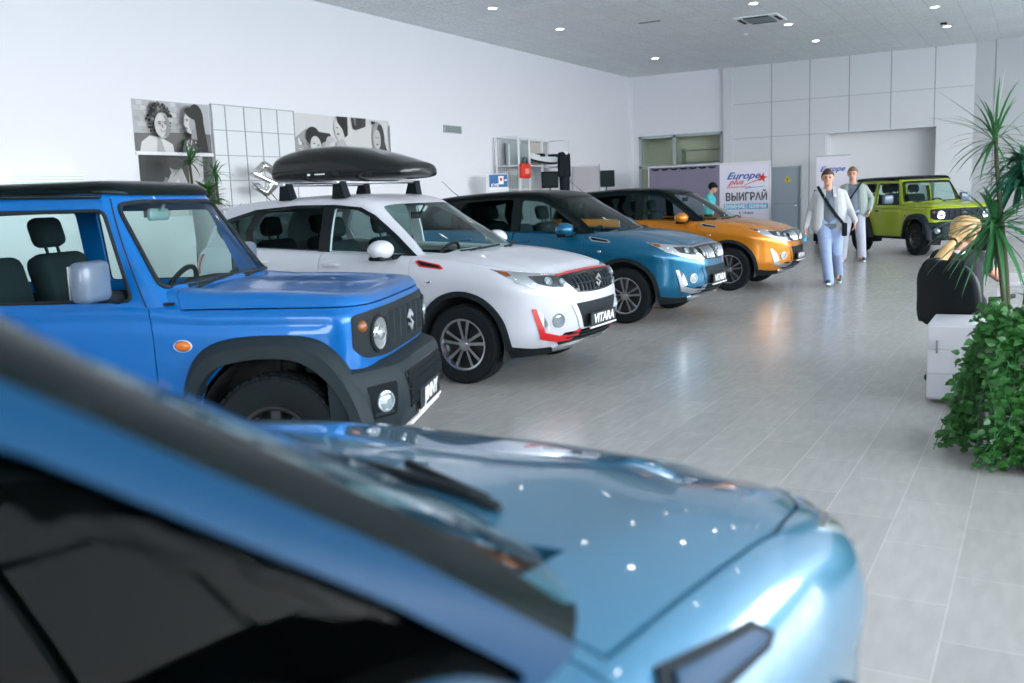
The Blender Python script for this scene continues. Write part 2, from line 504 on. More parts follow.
def plate_part(parent, word, x, z, wd=.52, ht=.115, lean=0, m1=None):
    m = MB(); m.rbox((x - .012, -wd / 2, z - ht / 2), (x, wd / 2, z + ht / 2), .004, 1)
    p = m.build('number_plate', M_plate, parent)
    fr = MB()
    fr.box((x - .014, -wd / 2 - .008, z - ht / 2 - .012), (x + .003, wd / 2 + .008, z - ht / 2))
    fr.build('plate_holder', M_whiteprint, p)
    t = text_mesh(word, ht * .92, .0015, .003, .22, sx=1.18)
    t.transform(frame((x + .002, 0, z), (0, 1, 0), (0, 0, 1)))
    link('lettering', t, M_whiteprint, p)
    return p
M_white_roof = paint('roof_paint', (.56, .57, .625), metal=.0, rough=.35)
M_mirror = mat('mirror_housing', (.10, .14, .20), .35, coat=.4)
M_silvergrey = mat('mirror_back_grey', (.22, .30, .32), .4)
# ------------------------------------------------------------------ compact crossover
def make_crossover():
    root = thing('crossover_car', (0, 0, 0))
    Zs = tab([(-3.4, 1.15), (-2.6, 1.145), (-1.6, 1.105), (-1.0, 1.08), (-.4, 1.05), (0, 1.015), (.3, .965), (.55, .915), (.72, .875), (.85, .845)])
    Zb = tab([(-3.4, .30), (-3.0, .26), (-2.4, .20), (-.4, .20), (.5, .22), (.85, .25)])
    Wt = tab([(0, .80), (.10, .855), (.28, .880), (.48, .868), (.66, .868), (.80, .884), (.90, .872), (.96, .846), (1, .808)])
    XF = tab([(0, .66), (.12, .78), (.3, .85), (.55, .872), (.72, .862), (.85, .845), (.94, .83), (1, .80)])
    XR = tab([(0, -3.18), (.15, -3.27), (.4, -3.31), (.6, -3.29), (1, -3.24)])
    rings = []
    T = [0, .06, .12, .18, .26, .34, .42, .50, .58, .66, .73, .79, .84, .88, .91, .94, .965, .985, 1.0]
    def bulge(x, t):
        b = 0
        for xc in (0, -2.5): b += .020 * math.exp(-((x - xc) / .42) ** 2) * max(0, 1 - abs(t - .60) / .42)
        b -= .022 * math.exp(-((x + 1.25) / .62) ** 2) * max(0, 1 - abs(t - .52) / .30)
        return b
    for t in T:
        o = outline(XF(t), XR(t), Wt(t), .62, .45, 2.55, 2.8)
        R_ = []
        for x, y in o:
            k = (-y / Wt(t)); z = lerp(Zb(x), Zs(x), t)
            R_.append(V((x, y - (bulge(x, t) * k ** 6), z)))
        rings.append(R_)
    nside = len(rings)
    base = outline(XF(1), XR(1), Wt(1), .62, .45, 2.55, 2.8)
    for r in [.012, .03, .055, .09, .14, .20, .28, .38, .5, .62, .74, .86, .95, 1.0]:
        R_ = []
        for x, y in base:
            xs = min(max(x, -2.9), .10)
            x2 = lerp(x, xs, r); y2 = y * (1 - r)
            rr = math.hypot(x - x2, y - y2)
            e = abs(y2)
            # hood: raised shoulders, flatter centre
            up = .062 * (1 - (1 - min(r, 1)) ** 5)
            up += -.010 * math.exp(-((abs(y2) - .56) / .05) ** 2) * (1 if x2 < .7 else 0) * min(1, r * 9)
            z = Zs(lerp(x, x2, 1)) + up
            if x > .4: z = lerp(Zs(x), Zs(min(x2, .62)), min(1, r * 2.2)) + up if x2 > .62 else z
            R_.append(V((x2, y2, z)))
        rings.append(R_)
    shell = ring_mesh(rings, drop=lambda j, c: j > nside + 2 and ((c.x < -.30 and abs(c.y) < .62) or c.x < -.52))
    ref = Ref(shell)
    sol = solidify(shell, .022)
    # wheel openings
    m = MB()
    for xc in (0, -2.5):
        pts = [(xc + .395 * math.cos(2 * PI * k / 48), .345 + .395 * math.sin(2 * PI * k / 48)) for k in range(48)]
        P3 = [V((a, 0, b)) for a, b in pts]
        m.prism(P3, (0, -1, 0), .40, 1.3); m.prism(P3, (0, 1, 0), .40, 1.3)
    sol = boolean(sol, m.mesh(), 'DIFFERENCE')
    # lower cladding (black, textured)
    lo = MB(); lo.box((-4, -1.5, -.2), (.36, 1.5, .33)); lo.prism([(.30, 0, -.2), (1.2, 0, -.2), (1.2, 0, .262), (.52, 0, .29), (.36, 0, .33), (.30, 0, .33)], (0, 1, 0), -1.5, 1.5)
    lom = MB(); lom.prism([(-4, 0, -.3), (1.3, 0, -.3), (1.3, 0, .285), (.60, 0, .30), (.42, 0, .33), (-2.9, 0, .33), (-4, 0, .45)], (0, 1, 0), -1.5, 1.5)
    lom = lom.mesh()
    lower = boolean(sol, lom, 'INTERSECT'); sol = boolean(sol, lom, 'DIFFERENCE')
    link('lower_cladding', ref.shade(lower), M_plastic, root)
    # hood
    hp = [(.772, 0), (.765, -.25), (.735, -.45), (.66, -.58), (.52, -.69), (.34, -.765), (.1, -.795), (-.47, -.79), (-.47, -.64), (-.31, -.60)]
    hp = [V((a, b, 0)) for a, b in hp]; hp = hp + [V((p.x, -p.y, 0)) for p in reversed(hp[1:])]
    h1 = MB(); h1.prism(hp, (0, 0, 1), .865, 1.5); h2 = MB(); h2.prism(grow(hp, .006, (0, 0, 1)), (0, 0, 1), .86, 1.5)
    hood, sol = split(sol, h1.mesh(), h2.mesh())
    link('hood', ref.shade(hood), M_white, root)
    # doors
    fd = [(-.530, .34), (-.500, .62), (-.505, .9), (-.515, 1.20), (-1.485, 1.20), (-1.485, .34)]
    rd = [(-1.500, .34), (-1.500, 1.20), (-2.42, 1.20), (-2.40, .98), (-2.24, .80), (-2.10, .60), (-2.06, .34)]
    doors = []
    for poly, nm in ((fd, 'front_door'), (rd, 'rear_door')):
        p3 = [V((a, 0, b)) for a, b in poly]
        c2 = side_prism(poly, .006)
        c1 = side_prism(poly, 0, both=False)
        d_ = boolean(sol, c1, 'INTERSECT'); sol = boolean(sol, c2, 'DIFFERENCE')
        r_ = ref.shade(d_.copy()); l_ = mir(d_); ref.shade(l_)
        R1 = link(nm, r_, M_white, root); L1 = link(nm, l_, M_white, root)
        doors.append((R1, L1, nm))
    # headlamp recesses stay on the shell; lamps are laid on top
    link('body_shell', ref.shade(sol), M_white, root)
    # wheel arch trims
    for xc in (0, -2.5):
        a0, a1 = (-.02, PI + .02)
        outer = []; inner = []
        for k in range(25):
            a = lerp(a0, a1, k / 24)
            outer.append((xc + .448 * math.cos(a), .345 + .440 * math.sin(a))); inner.append((xc + .393 * math.cos(a), .345 + .393 * math.sin(a)))
        ends0 = [(xc - .393, .27), (xc - .455, .27)]; ends1 = [(xc + .455, .27), (xc + .393, .27)]
        poly = outer + [(xc - .455, .27), (xc - .393, .27)] + inner[::-1] + [(xc + .393, .27), (xc + .455, .27)]
        if xc == 0: poly = outer + [(xc - .455, .30), (xc - .393, .30)] + inner[::-1] + [(.393, .30), (.452, .30)]
        pr = [V((p[0], -.9, p[1])) for p in poly]
        me = panel(ref, pr, (0, 1, 0), .012, .03, .05)
        link('wheel_arch_trim', ref.shade(me, 60), M_plastic, root); l_ = mir(me); link('wheel_arch_trim', ref.shade(l_, 60), M_plastic, root)
        well(root, xc, .345, .405, .875, .50)
    # wheels
    for x in (0, -2.5):
        for s in (-1, 1): wheel(root, x, s * .770, .334, .215, s, 'vitara', .222)
    # ---------------- greenhouse
    Gb = tab([(-3.4, 1.13), (-2.6, 1.13), (-1.6, 1.09), (-1.0, 1.065), (-.4, 1.035), (0, 1.02)])
    Gr = tab([(-3.2, 1.50), (-2.9, 1.545), (-2.4, 1.59), (-1.8, 1.61), (-1.3, 1.60), (-.95, 1.565), (-.8, 1.54)])
    H = [0, .08, .18, .30, .42, .54, .66, .76, .84, .90, .94, .97, .99, 1.0]
    GW = tab([(0, .778), (.3, .742), (.6, .695), (.84, .645), (.92, .620), (.97, .58), (1, .525)])
    GXF = tab([(0, -.02), (.25, -.26), (.5, -.50), (.75, -.74), (.9, -.885), (.96, -.95), (1, -1.06)])
    GXR = tab([(0, -3.22), (.4, -3.17), (.8, -3.06), (.94, -3.02), (1, -2.94)])
    GC = tab([(0, .52), (.9, .30), (1, .28)])
    rg = []
    for h in H:
        o = outline(GXF(h), GXR(h), GW(h), GC(h), .40, 2.2, 3.0)
        rg.append([V((x, y, lerp(Gb(x), Gr(x), h))) for x, y in o])
    for r in [.1, .22, .36, .5, .65, .8, .92, 1.0]:
        R_ = []
        for p in rg[len(H) - 1]:
            xs = min(max(p.x, -2.7), -1.3)
            q = V((lerp(p.x, xs, r), p.y * (1 - r), 0)); q.z = Gr(q.x) + .018 * (1 - (1 - r) ** 2)
            R_.append(q)
        rg.append(R_)
    gsh = ring_mesh(rg)
    gref = Ref(gsh); gs = solidify(gsh, .03)
    def pts3(l, y=-.7): return [V((a, y, b)) for a, b in l]
    dlo = pts3([(-.46, 1.052), (-.70, 1.235), (-.98, 1.425), (-1.14, 1.497), (-1.45, 1.528), (-1.9, 1.535), (-2.4, 1.508), (-2.78, 1.42), (-2.90, 1.345), (-2.80, 1.255), (-2.66, 1.172), (-2.2, 1.132), (-1.5, 1.088), (-.9, 1.062)])
    w1 = roundc(pts3([(-.58, 1.085), (-.74, 1.215), (-1.00, 1.40), (-1.16, 1.472), (-1.44, 1.500), (-1.44, 1.102)]), .03)
    w2 = roundc(pts3([(-1.56, 1.108), (-1.56, 1.508), (-1.9, 1.512), (-2.27, 1.49), (-2.40, 1.30), (-2.34, 1.150)]), .03)
    w3 = roundc(pts3([(-2.44, 1.165), (-2.48, 1.30), (-2.40, 1.465), (-2.62, 1.425), (-2.80, 1.345), (-2.72, 1.262), (-2.60, 1.185)]), .02)
    ws = roundc([V((.2, s * y, z)) for s, l in ((-1, [(.30, 1.052), (.60, 1.052), (.735, 1.075), (.68, 1.20), (.60, 1.38), (.548, 1.500), (.40, 1.518)]),) for y, z in l] + [V((.2, y, z)) for y, z in reversed([(.30, 1.052), (.60, 1.052), (.735, 1.075), (.68, 1.20), (.60, 1.38), (.548, 1.500), (.40, 1.518)])], .03)
    rw = [V((-4, y, z)) for y, z in ((-.56, 1.18), (.56, 1.18), (.50, 1.47), (-.50, 1.47))]
    cut = MB()
    for w in (w1, w2, w3):
        cut.prism(w, (0, 1, 0), -.6, .35); cut.prism(mirpoly(w), (0, 1, 0), -.35, .6)
    cm = cut.mesh(); cf = MB(); cf.prism(ws, (1, 0, 0), -1.35, .5); cfm = cf.mesh(); cr = MB(); cr.prism(rw, (1, 0, 0), .5, 1.3); crm = cr.mesh()
    gs = boolean(gs, cm, 'DIFFERENCE'); gs = boolean(gs, cfm, 'DIFFERENCE'); gs = boolean(gs, crm, 'DIFFERENCE')
    link('roof', gref.shade(gs), M_white_roof, root)
    for sd in (0, 1):
        me = panel(gref, dlo, (0, 1, 0), .005, .012, .028)
        me = boolean(me, cm, 'DIFFERENCE')
        if sd: me = mir(me)
        link('window_frame', gref.shade(me), M_blackgloss, root)
        for w, nm, dr in ((w1, 'window', doors[0][sd]), (w2, 'window', doors[1][sd]), (w3, 'quarter_window', root)):
            g = panel(gref, w, (0, 1, 0), -.004, .003, .04)
            if sd: g = mir(g)
            link(nm, gref.shade(g), M_glass if w is w1 else M_tint, dr)
    g = panel(gref, ws, (-1, 0, 0), -.002, .004, .08, back=3); link('windscreen', gref.shade(g), M_windscreen, root)
    g = panel(gref, rw, (1, 0, 0), -.002, .004, .1, back=3); link('rear_window', gref.shade(g), M_tint, root)
    # black band round the glass foot and wipers
    cow = roundc([V((.2, s * y, z)) for s, l in ((-1, [(.0, 1.036), (.45, 1.036), (.76, 1.045), (.745, 1.10), (.60, 1.072), (.0, 1.066)]),) for y, z in l] + [V((.2, y, z)) for y, z in reversed([(.45, 1.036), (.76, 1.045), (.745, 1.10), (.60, 1.072)])], .01, 2)
    m = MB()
    for k in range(20):
        pass
    ctop = MB(); n = 24; vs = []
    for k in range(n + 1):
        y = lerp(-.76, .76, k / n); xo = -.02 - .30 * (abs(y) / .76) ** 2.2
        vs += [V((xo + .10, y, 1.046 + .02 * (1 - (y / .76) ** 2))), V((xo - .16, y, 1.036))]
    ctop.add(vs, [(2 * k, 2 * k + 1, 2 * k + 3, 2 * k + 2) for k in range(n)])
    cme = solidify(ctop.mesh(True), .01); link('cowl', cme, M_plastic, root)
    for y0, y1 in ((-.50, .08), (.12, .62)):
        w = MB(); P_ = []
        for k in range(9):
            y = lerp(y0, y1, k / 8); o = V((.6, y, 1.10)); loc, nn, i, d = gref.bvh.ray_cast(V((.6, y, 1.085 + .02 * k / 8)), V((-1, 0, 0)))
            P_.append((loc if loc else V((-.2, y, 1.1))) + V((.016, 0, .010)))
        w.tube(P_, .009, 6); w.tube([P_[0] + V((.05, -.03, -.03)), P_[3] + V((.02, 0, .012))], .008, 6)
        w.build('wiper', M_plastic, root, True)
    # roof rails + fin + whip aerial
    for s in ():
        r_ = MB(); r_.tube([(-1.18, s * .565, 1.578), (-1.28, s * .57, 1.615), (-1.7, s * .572, 1.645), (-2.3, s * .57, 1.635), (-2.66, s * .56, 1.605), (-2.78, s * .55, 1.57)], [.012, .016, .016, .016, .016, .012], 8)
        r_.build('roof_rail', M_blackgloss, root, True)
    a = MB(); a.tube([(-2.78, 0, 1.57), (-2.90, 0, 1.66), (-3.06, 0, 1.80)], [.006, .004, .003], 6); a.sphere((-2.78, 0, 1.575), .025, sc=(1.4, 1, .6)); a.build('aerial', M_plastic, root, True)
    # spoiler
    sp = MB(); sp.rbox((-3.16, -.50, 1.515), (-2.92, .50, 1.545), .012, 2); sp.build('rear_spoiler', M_white_roof, root, True)
    # ---------------- lamps and face
    d45 = (-.70, .71, .0)
    hl = [(.30, -.86, .962), (.48, -.80, .938), (.64, -.70, .915), (.74, -.56, .898), (.792, -.42, .888), (.815, -.36, .74), (.77, -.50, .755), (.70, -.63, .775), (.60, -.74, .815), (.48, -.82, .865)]
    hp3 = [V(p) for p in hl]
    sub = [
        ('lamp_housing', hp3, M_lampchrome, .004, .02),
    ]
    for s in (0, 1):
        me = panel(ref, hp3, d45, .003, .02, .03)
        if s: me = mir(me)
        hd = link('headlight', ref.shade(me), M_lampchrome, root)
        dk = [V(p) for p in [(.58, -.745, .895), (.66, -.655, .892), (.71, -.58, .886), (.755, -.50, .872), (.77, -.50, .785), (.70, -.62, .805), (.63, -.70, .835)]]
        me = panel(ref, dk, d45, .006, .006, .03)
        if s: me = mir(me)
        link('lamp_housing', ref.shade(me), M_lampdark, hd)
        for (px, py, pz, rr) in ((.70, -.64, .845, .036), (.765, -.52, .832, .028)):
            pj = MB(); loc, nn, i, d = ref.bvh.ray_cast(V((px, py, pz)) - V(d45).normalized() * 1.0, V(d45).normalized())
            nn = ref.normal(loc); M = frame(loc + nn * .005, nn.cross(V((0, 0, 1))), V((0, 0, 1)).cross(nn).cross(nn) * -1)
            M = frame(loc + nn * .006, V((0, 0, 1)).cross(nn), nn.cross(V((0, 0, 1)).cross(nn)))
            pj.lathe([(.001, .016), (rr * .5, .014), (rr * .78, .006), (rr * .8, .012), (rr, .012), (rr * 1.05, -.006)], 20, M)
            me = pj.mesh(True, 30)
            if s: me = mir(me)
            link('lamp_lens', me, M_lens, hd)
        am = [V(p) for p in [(.335, -.85, .950), (.43, -.815, .935), (.455, -.81, .905), (.42, -.83, .905)]]
        me = panel(ref, am, d45, .006, .006, .03)
        if s: me = mir(me)
        link('turn_lens', ref.shade(me), M_amberdull, hd)
        # slim DRL / chrome strip under the lamp
        st = [V(p) for p in [(.50, -.83, .850), (.62, -.735, .800), (.71, -.625, .762), (.78, -.50, .742), (.81, -.38, .728), (.815, -.36, .742), (.77, -.50, .757), (.70, -.63, .777), (.60, -.74, .817), (.48, -.82, .867)]]
        me = panel(ref, st, d45, .009, .012, .04)
        if s: me = mir(me)
        link('lamp_strip', ref.shade(me), M_silver, hd)
    gp = [(-.50, .878), (-.30, .892), (0, .898), (.30, .892), (.50, .878), (.365, .732), (.18, .722), (0, .718), (-.18, .722), (-.365, .732)]
    gpp = [V((1, a, b)) for a, b in gp]
    gr = link('grille', ref.shade(panel(ref, gpp, (-1, 0, 0), .006, .02, .03)), M_blackgloss, root)
    def on_front(y, z, off=.0):
        loc, nn, i, d = ref.bvh.ray_cast(V((2, y, z)), V((-1, 0, 0)))
        return (loc if loc is not None else V((.8, y, z))) + V((off, 0, 0))
    for k in range(-5, 6):
        if k == 0: continue
        y = k * .068 + (.018 if k > 0 else -.018); zt = .878 - abs(y) * .02; zb = .735 + abs(y) * .02
        if abs(y) > .33: zb += .03
        w_ = .013; L3 = [on_front(y, lerp(zt, zb, q_ / 4), .009) for q_ in range(5)]
        vs_ = []
        for p in L3: vs_ += [p + V((0, -w_, 0)), p + V((.012, -w_ * .6, 0)), p + V((.012, w_ * .6, 0)), p + V((0, w_, 0))]
        bars = MB(); bars.add(vs_, [(4 * i + j, 4 * i + j + 1, 4 * i + j + 5, 4 * i + j + 4) for i in range(4) for j in range(3)] + [(0, 1, 2, 3), (19, 18, 17, 16)]); bars.build('grille_bar', M_bar, gr)
    hb = MB(); hb.tube([on_front(y, .805, .014) for y in [-.40 + .08 * k for k in range(11)]], .005, 6); hb.build('grille_rib', M_bar, gr, True)
    e = emblem_mesh(.115, .012); e.transform(frame(on_front(0, .806, .026), (0, 1, 0), (0, 0, 1))); link('emblem', e, M_chrome, gr)
    ts = [V((1, a, b)) for a, b in [(-.50, .876), (-.30, .886), (0, .890), (.30, .886), (.50, .876), (.50, .886), (.30, .898), (0, .902), (-.30, .898), (-.50, .886)]]
    link('grille_strip', ref.shade(panel(ref, ts, (-1, 0, 0), .008, .012, .05)), M_accent, gr)
    # intakes
    iu = roundc([V((1, a, b)) for a, b in [(-.40, .645), (.40, .645), (.27, .43), (-.27, .43)]], .02)
    ip = link('air_intake', ref.shade(panel(ref, iu, (-1, 0, 0), .004, .012, .04)), M_plastic, root)
    for s in (-1, 1):
        wg = [V((1, s * a, b)) for a, b in [(.41, .66), (.46, .64), (.34, .43), (.28, .42)]]
        if s < 0: wg.reverse()
        link('intake_surround', ref.shade(panel(ref, wg, (-1, 0, 0), .008, .012, .04)), M_white, ip)
    il = roundc([V((1, a, b)) for a, b in [(-.52, .415), (.52, .415), (.56, .35), (.50, .305), (-.50, .305), (-.56, .35)]], .02)
    lg = link('lower_grille', ref.shade(panel(ref, il, (-1, 0, 0), .004, .012, .04)), M_blackgloss, root)
    rb = MB()
    for z in (.335, .365, .395): rb.tube([on_front(y, z, .012) for y in [-.48 + .08 * k for k in range(13)]], .006, 6)
    rb.build('grille_rib', M_plastic, lg, True)
    sk = [V((1, a, b)) for a, b in [(-.56, .300), (0, .302), (.56, .300), (.50, .262), (0, .262), (-.50, .262)]]
    link('skid_lip', ref.shade(panel(ref, sk, (-1, 0, 0), .016, .02, .05)), M_silver, root)
    dq = (-.80, .60, 0)
    for s in (0, 1):
        bz = [V(p) for p in [(.62, -.76, .64), (.74, -.62, .60), (.82, -.46, .52), (.84, -.36, .42), (.80, -.45, .36), (.73, -.60, .36), (.66, -.70, .42)]]
        L_ = [V(p) for p in [(.61, -.775, .635), (.635, -.745, .635), (.69, -.695, .435), (.76, -.56, .395), (.815, -.45, .395), (.85, -.33, .435), (.85, -.36, .375), (.82, -.46, .345), (.75, -.58, .345), (.665, -.725, .385)]]
        me = panel(ref, L_, dq, .010, .016, .03)
        if s: me = mir(me)
        ac = link('bumper_accent', ref.shade(me), M_accent, root)
        dl = [V(p) for p in [(.632, -.745, .615), (.665, -.71, .605), (.715, -.655, .455), (.69, -.69, .44)]]
        me = panel(ref, dl, dq, .008, .012, .03)
        if s: me = mir(me)
        link('daytime_light', ref.shade(me), M_lampchrome, ac)
        d = V(dq).normalized(); loc, nn, i, dd = ref.bvh.ray_cast(V((.74, -.575, .525)) - d, d)
        nn = ref.normal(loc); M = frame(loc + nn * .002, V((0, 0, 1)).cross(nn), nn.cross(V((0, 0, 1)).cross(nn)))
        fl = MB(); fl.lathe([(.001, .008), (.035, .006), (.045, .002), (.047, .010), (.058, .010), (.062, -.004)], 24, M)
        me = fl.mesh(True, 30)
        if s: me = mir(me)
        link('fog_lamp', me, M_lens, root)
        # fender vent
        fv = [V((a, -.9, b)) for a, b in [(-.455, 1.025), (-.43, 1.037), (-.20, .998), (-.155, .968), (-.19, .962), (-.40, .985)]]
        me = panel(ref, fv, (0, 1, 0), .006, .012, .03)
        if s: me = mir(me)
        vt = link('fender_vent', ref.shade(me), M_accent, root)
        fv2 = [V((a, -.9, b)) for a, b in [(-.425, 1.018), (-.415, 1.026), (-.21, .990), (-.185, .974), (-.205, .972), (-.39, .996)]]
        me = panel(ref, fv2, (0, 1, 0), .009, .006, .03)
        if s: me = mir(me)
        link('vent_slot', ref.shade(me), M_blackgloss, vt)
        rp = MB(); sgn = 1 if s else -1
        loc, nn, i, dd = ref.bvh.ray_cast(V((-.30, -1.3, .86)), V((0, 1, 0)))
        rp.sphere(loc, .02, sc=(1.3, .35, .8)); me = rp.mesh(True)
        if s: me = mir(me)
        link('side_repeater', me, M_chrome, root)
        # door handles
        for (hx, hz), dr in (((-1.34, 1.0), doors[0][s]), ((-2.18, 1.03), doors[1][s])):
            loc, nn, i, dd = ref.bvh.ray_cast(V((hx, -1.3, hz)), V((0, 1, 0)))
            hm = MB(); hm.tube([loc + V((-.09, .005, 0)), loc + V((-.07, -.028, .002)), loc + V((.07, -.028, 0)), loc + V((.09, .005, 0))], [.012, .015, .015, .012], 8)
            me = hm.mesh(True)
            if s: me = mir(me)
            link('handle', me, M_white if True else M_chrome, dr)
        # body side moulding
        mo = [V((a, -.9, b)) for a, b in [(-.56, .40), (-.56, .455), (-2.02, .47), (-2.06, .41)]]
        me = panel(ref, mo, (0, 1, 0), .006, .012, .1)
        if s: me = mir(me)
        link('side_moulding', ref.shade(me), M_plastic, root)
        # door mirror
        mm = MB(); mm.sphere((-.70, -.985, 1.135), .13, sc=(.78, 1.0, .64), seg=24, rings=16)
        me = mm.mesh(True); me2 = me
        if s: me = mir(me)
        mr_ = link('wing_mirror', me, M_white, root)
        ma = MB(); ma.rbox((-.76, -.88, 1.045), (-.64, -.76, 1.085), .015, 2); ma.rbox((-.775, -1.08, 1.045), (-.64, -.89, 1.085), .018, 2)
        me = ma.mesh(True, 50)
        if s: me = mir(me)
        link('mirror_base', me, M_blackgloss, mr_)
        mg = MB(); mg.sphere((-.745, -.985, 1.135), .11, sc=(.62, .95, .60)); me = mg.mesh(True)
        if s: me = mir(me)
        link('mirror_glass', me, M_chrome, mr_)
        # tail lamp
        tl = [V(p) for p in [(-2.95, -.86, 1.10), (-3.10, -.84, 1.10), (-3.18, -.78, 1.08), (-3.2, -.74, .90), (-3.1, -.82, .88), (-3.0, -.86, .92)]]
        me = panel(ref, tl, (.7, .7, 0), .006, .012, .04)
        if s: me = mir(me)
        link('tail_lamp', ref.shade(me), M_reddark, root)
    plate_part(root, 'VITARA', .906, .488)
    # ---------------- cabin
    tb = MB(); tb.box((-3.05, -.70, .26), (-.25, .70, .32)); tb.box((-3.05, -.79, .30), (-.42, -.75, 1.03)); tb.box((-3.05, .75, .30), (-.42, .79, 1.03)); tb.box((-3.1, -.7, .3), (-2.75, .7, .80)); tb.box((.0, -.5, .25), (.62, .5, .60)); tb.box((-.6, -.5, .24), (0, .5, .32))
    tb.build('cabin_floor', M_dark, root)
    ds = MB(); ds.rbox((-.78, -.72, .70), (-.34, .72, .985), .06, 3); ds.rbox((-.80, .14, .94), (-.46, .60, 1.045), .05, 3); ds.rbox((-.34, -.70, .90), (-.12, .70, 1.0), .03, 2)
    ds.rbox((-1.5, -.12, .3), (-.6, .12, .62), .03, 2)
    ds.build('dashboard', M_dark, root, True, 45)
    steering(root, -.92, .37, .96)
    for y in (-.37, .37): seat_part(root, -1.28, y, .56)
    for y in (-.37, .37): seat_part(root, -2.08, y, .58, 'rear_seat')
    ip_ = MB(); ip_.rbox((-.985, -.12, 1.375), (-.965, .12, 1.44), .008, 2); ip_.tube([(-.96, 0, 1.41), (-.90, 0, 1.50)], .01); ip_.build('rear_view_mirror', M_dark, root, True, 45)
    return root
# ------------------------------------------------------------------ boxy off-roader
def make_offroader():
    root = thing('offroad_car', (0, 0, 0))
    Zs = tab([(-3.0, 1.065), (-.75, 1.06), (-.62, 1.05), (-.50, 1.035), (-.30, 1.02), (0, 1.015), (.45, 1.005), (.52, 1.0)])
    Zb = tab([(-3.0, .42), (-2.6, .36), (-.6, .33), (.5, .42)])
    Wt = tab([(0, .69), (.08, .715), (.2, .728), (.5, .735), (.80, .735), (.9, .733), (.96, .728), (1, .715)])
    XF = tab([(0, .40), (.3, .47), (.55, .50), (.9, .505), (1, .49)])
    XR = tab([(0, -2.80), (.2, -2.83), (1, -2.82)])
    rings = []
    T = [0, .06, .14, .24, .34, .44, .54, .64, .72, .79, .84, .87, .90, .93, .95, .97, .985, 1.0]
    def crease(x, t): return -.010 * math.exp(-((t - .885) / .02) ** 2) * (1 if x < .3 else 0)
    for t in T:
        o = outline(XF(t), XR(t), Wt(t), .30, .12, 4.2, 3.5)
        R_ = []
        for x, y in o:
            k = (-y / Wt(t))
            R_.append(V((x, y - crease(x, t) * k ** 8, lerp(Zb(x), Zs(x), t))))
        rings.append(R_)
    nside = len(rings)
    base = outline(XF(1), XR(1), Wt(1), .30, .12, 4.2, 3.5)
    prof = [(.010, .008), (.018, .030), (.030, .055), (.046, .072), (.075, .084), (.12, .088), (.2, .091), (.28, .090), (.34, .082), (.42, .080), (.55, .086), (.7, .090), (.85, .092), (1.0, .093)]
    for r, up in prof:
        R_ = []
        for x, y in base:
            f = max(0, x - .20)
            xs = min(max(x, -2.6), .20)
            x2 = lerp(x, xs, r); y2 = y * (1 - r)
            fade = min(1, max(0, (x2 + .75) / .12))
            # front lip curls down to the grille
            e = .49 - x2; q_ = min(1, max(0, (x2 + .2) / .6))
            uu = up * (1 - .28 * q_ * q_) * (1 if e > .09 else (max(e, 0) / .09) ** .4)
            R_.append(V((x2, y2, Zs(x2) + uu * fade)))
        rings.append(R_)
    shell = ring_mesh(rings, drop=lambda j, c: j > nside + 2 and c.x < -.62)
    ref = Ref(shell); sol = solidify(shell, .022)
    def archpoly(xc, k=1.0):
        P_ = [(-.455, .30), (-.415, .50), (-.375, .63), (-.255, .755), (-.08, .795), (.14, .79), (.285, .70), (.375, .56), (.43, .40), (.45, .30)]
        return [(xc + a * k, .345 + (b - .345) * k) for a, b in P_]
    m = MB()
    for xc in (0, -2.25):
        P3 = [V((a, 0, b)) for a, b in archpoly(xc)]
        if xc == 0: P3 = [V((a, 0, b)) for a, b in [(-.455, .25), (-.415, .50), (-.375, .63), (-.255, .755), (-.08, .795), (.14, .79), (.285, .70), (.375, .60), (.75, .56), (.75, .25)]]
        m.prism(P3, (0, -1, 0), .42, 1.3); m.prism(P3, (0, 1, 0), .42, 1.3)
    sol = boolean(sol, m.mesh(), 'DIFFERENCE')
    hp = [(.46, 0), (.455, -.40), (.42, -.60), (.36, -.685), (.2, -.80), (-.58, -.80), (-.60, -.5), (-.60, 0)]
    hp = [V((a, b, 0)) for a, b in hp[:-1]]; hp = hp + [V((p.x, -p.y, 0)) for p in reversed(hp[1:])]
    def hoodcut(g):
        h = MB(); h.prism([(.60, 0, 1.022 - g), (-.475, 0, 1.030 - g), (-.53 - g, 0, 1.20), (-.53 - g, 0, 1.5), (.60, 0, 1.5)], (0, 1, 0), -1, 1); return h.mesh()
    hood, sol = split(sol, hoodcut(0), hoodcut(.007))
    link('hood', ref.shade(hood, 30), M_white, root)
    fd = [(-.640, .36), (-.625, .60), (-.630, .9), (-.665, 1.20), (-1.70, 1.20), (-1.72, .7), (-1.72, .36)]
    c2 = side_prism(fd, .006); c1 = side_prism(fd, 0, both=False)
    d_ = boolean(sol, c1, 'INTERSECT'); sol = boolean(sol, c2, 'DIFFERENCE')
    doors = [link('front_door', ref.shade(d_.copy(), 30), M_white, root), link('front_door', ref.shade(mir(d_), 30), M_white, root)]
    link('body_shell', ref.shade(sol, 30), M_white, root)
    # black flares
    outer = [(-.53, .34), (-.505, .50), (-.472, .68), (-.41, .80), (-.30, .868), (-.12, .892), (.12, .892), (.25, .868), (.345, .79), (.425, .66), (.49, .50), (.52, .34)]
    inner = [(-.455, .34), (-.420, .50), (-.375, .63), (-.33, .70), (-.255, .755), (-.08, .787), (.10, .785), (.19, .757), (.29, .685), (.375, .56), (.415, .45), (.43, .34)]
    def dens(l, n=4):
        o = []
        for i in range(len(l) - 1):
            for k in range(n): o.append(V(l[i]).lerp(V(l[i + 1]), k / n))
        o.append(V(l[-1])); return o
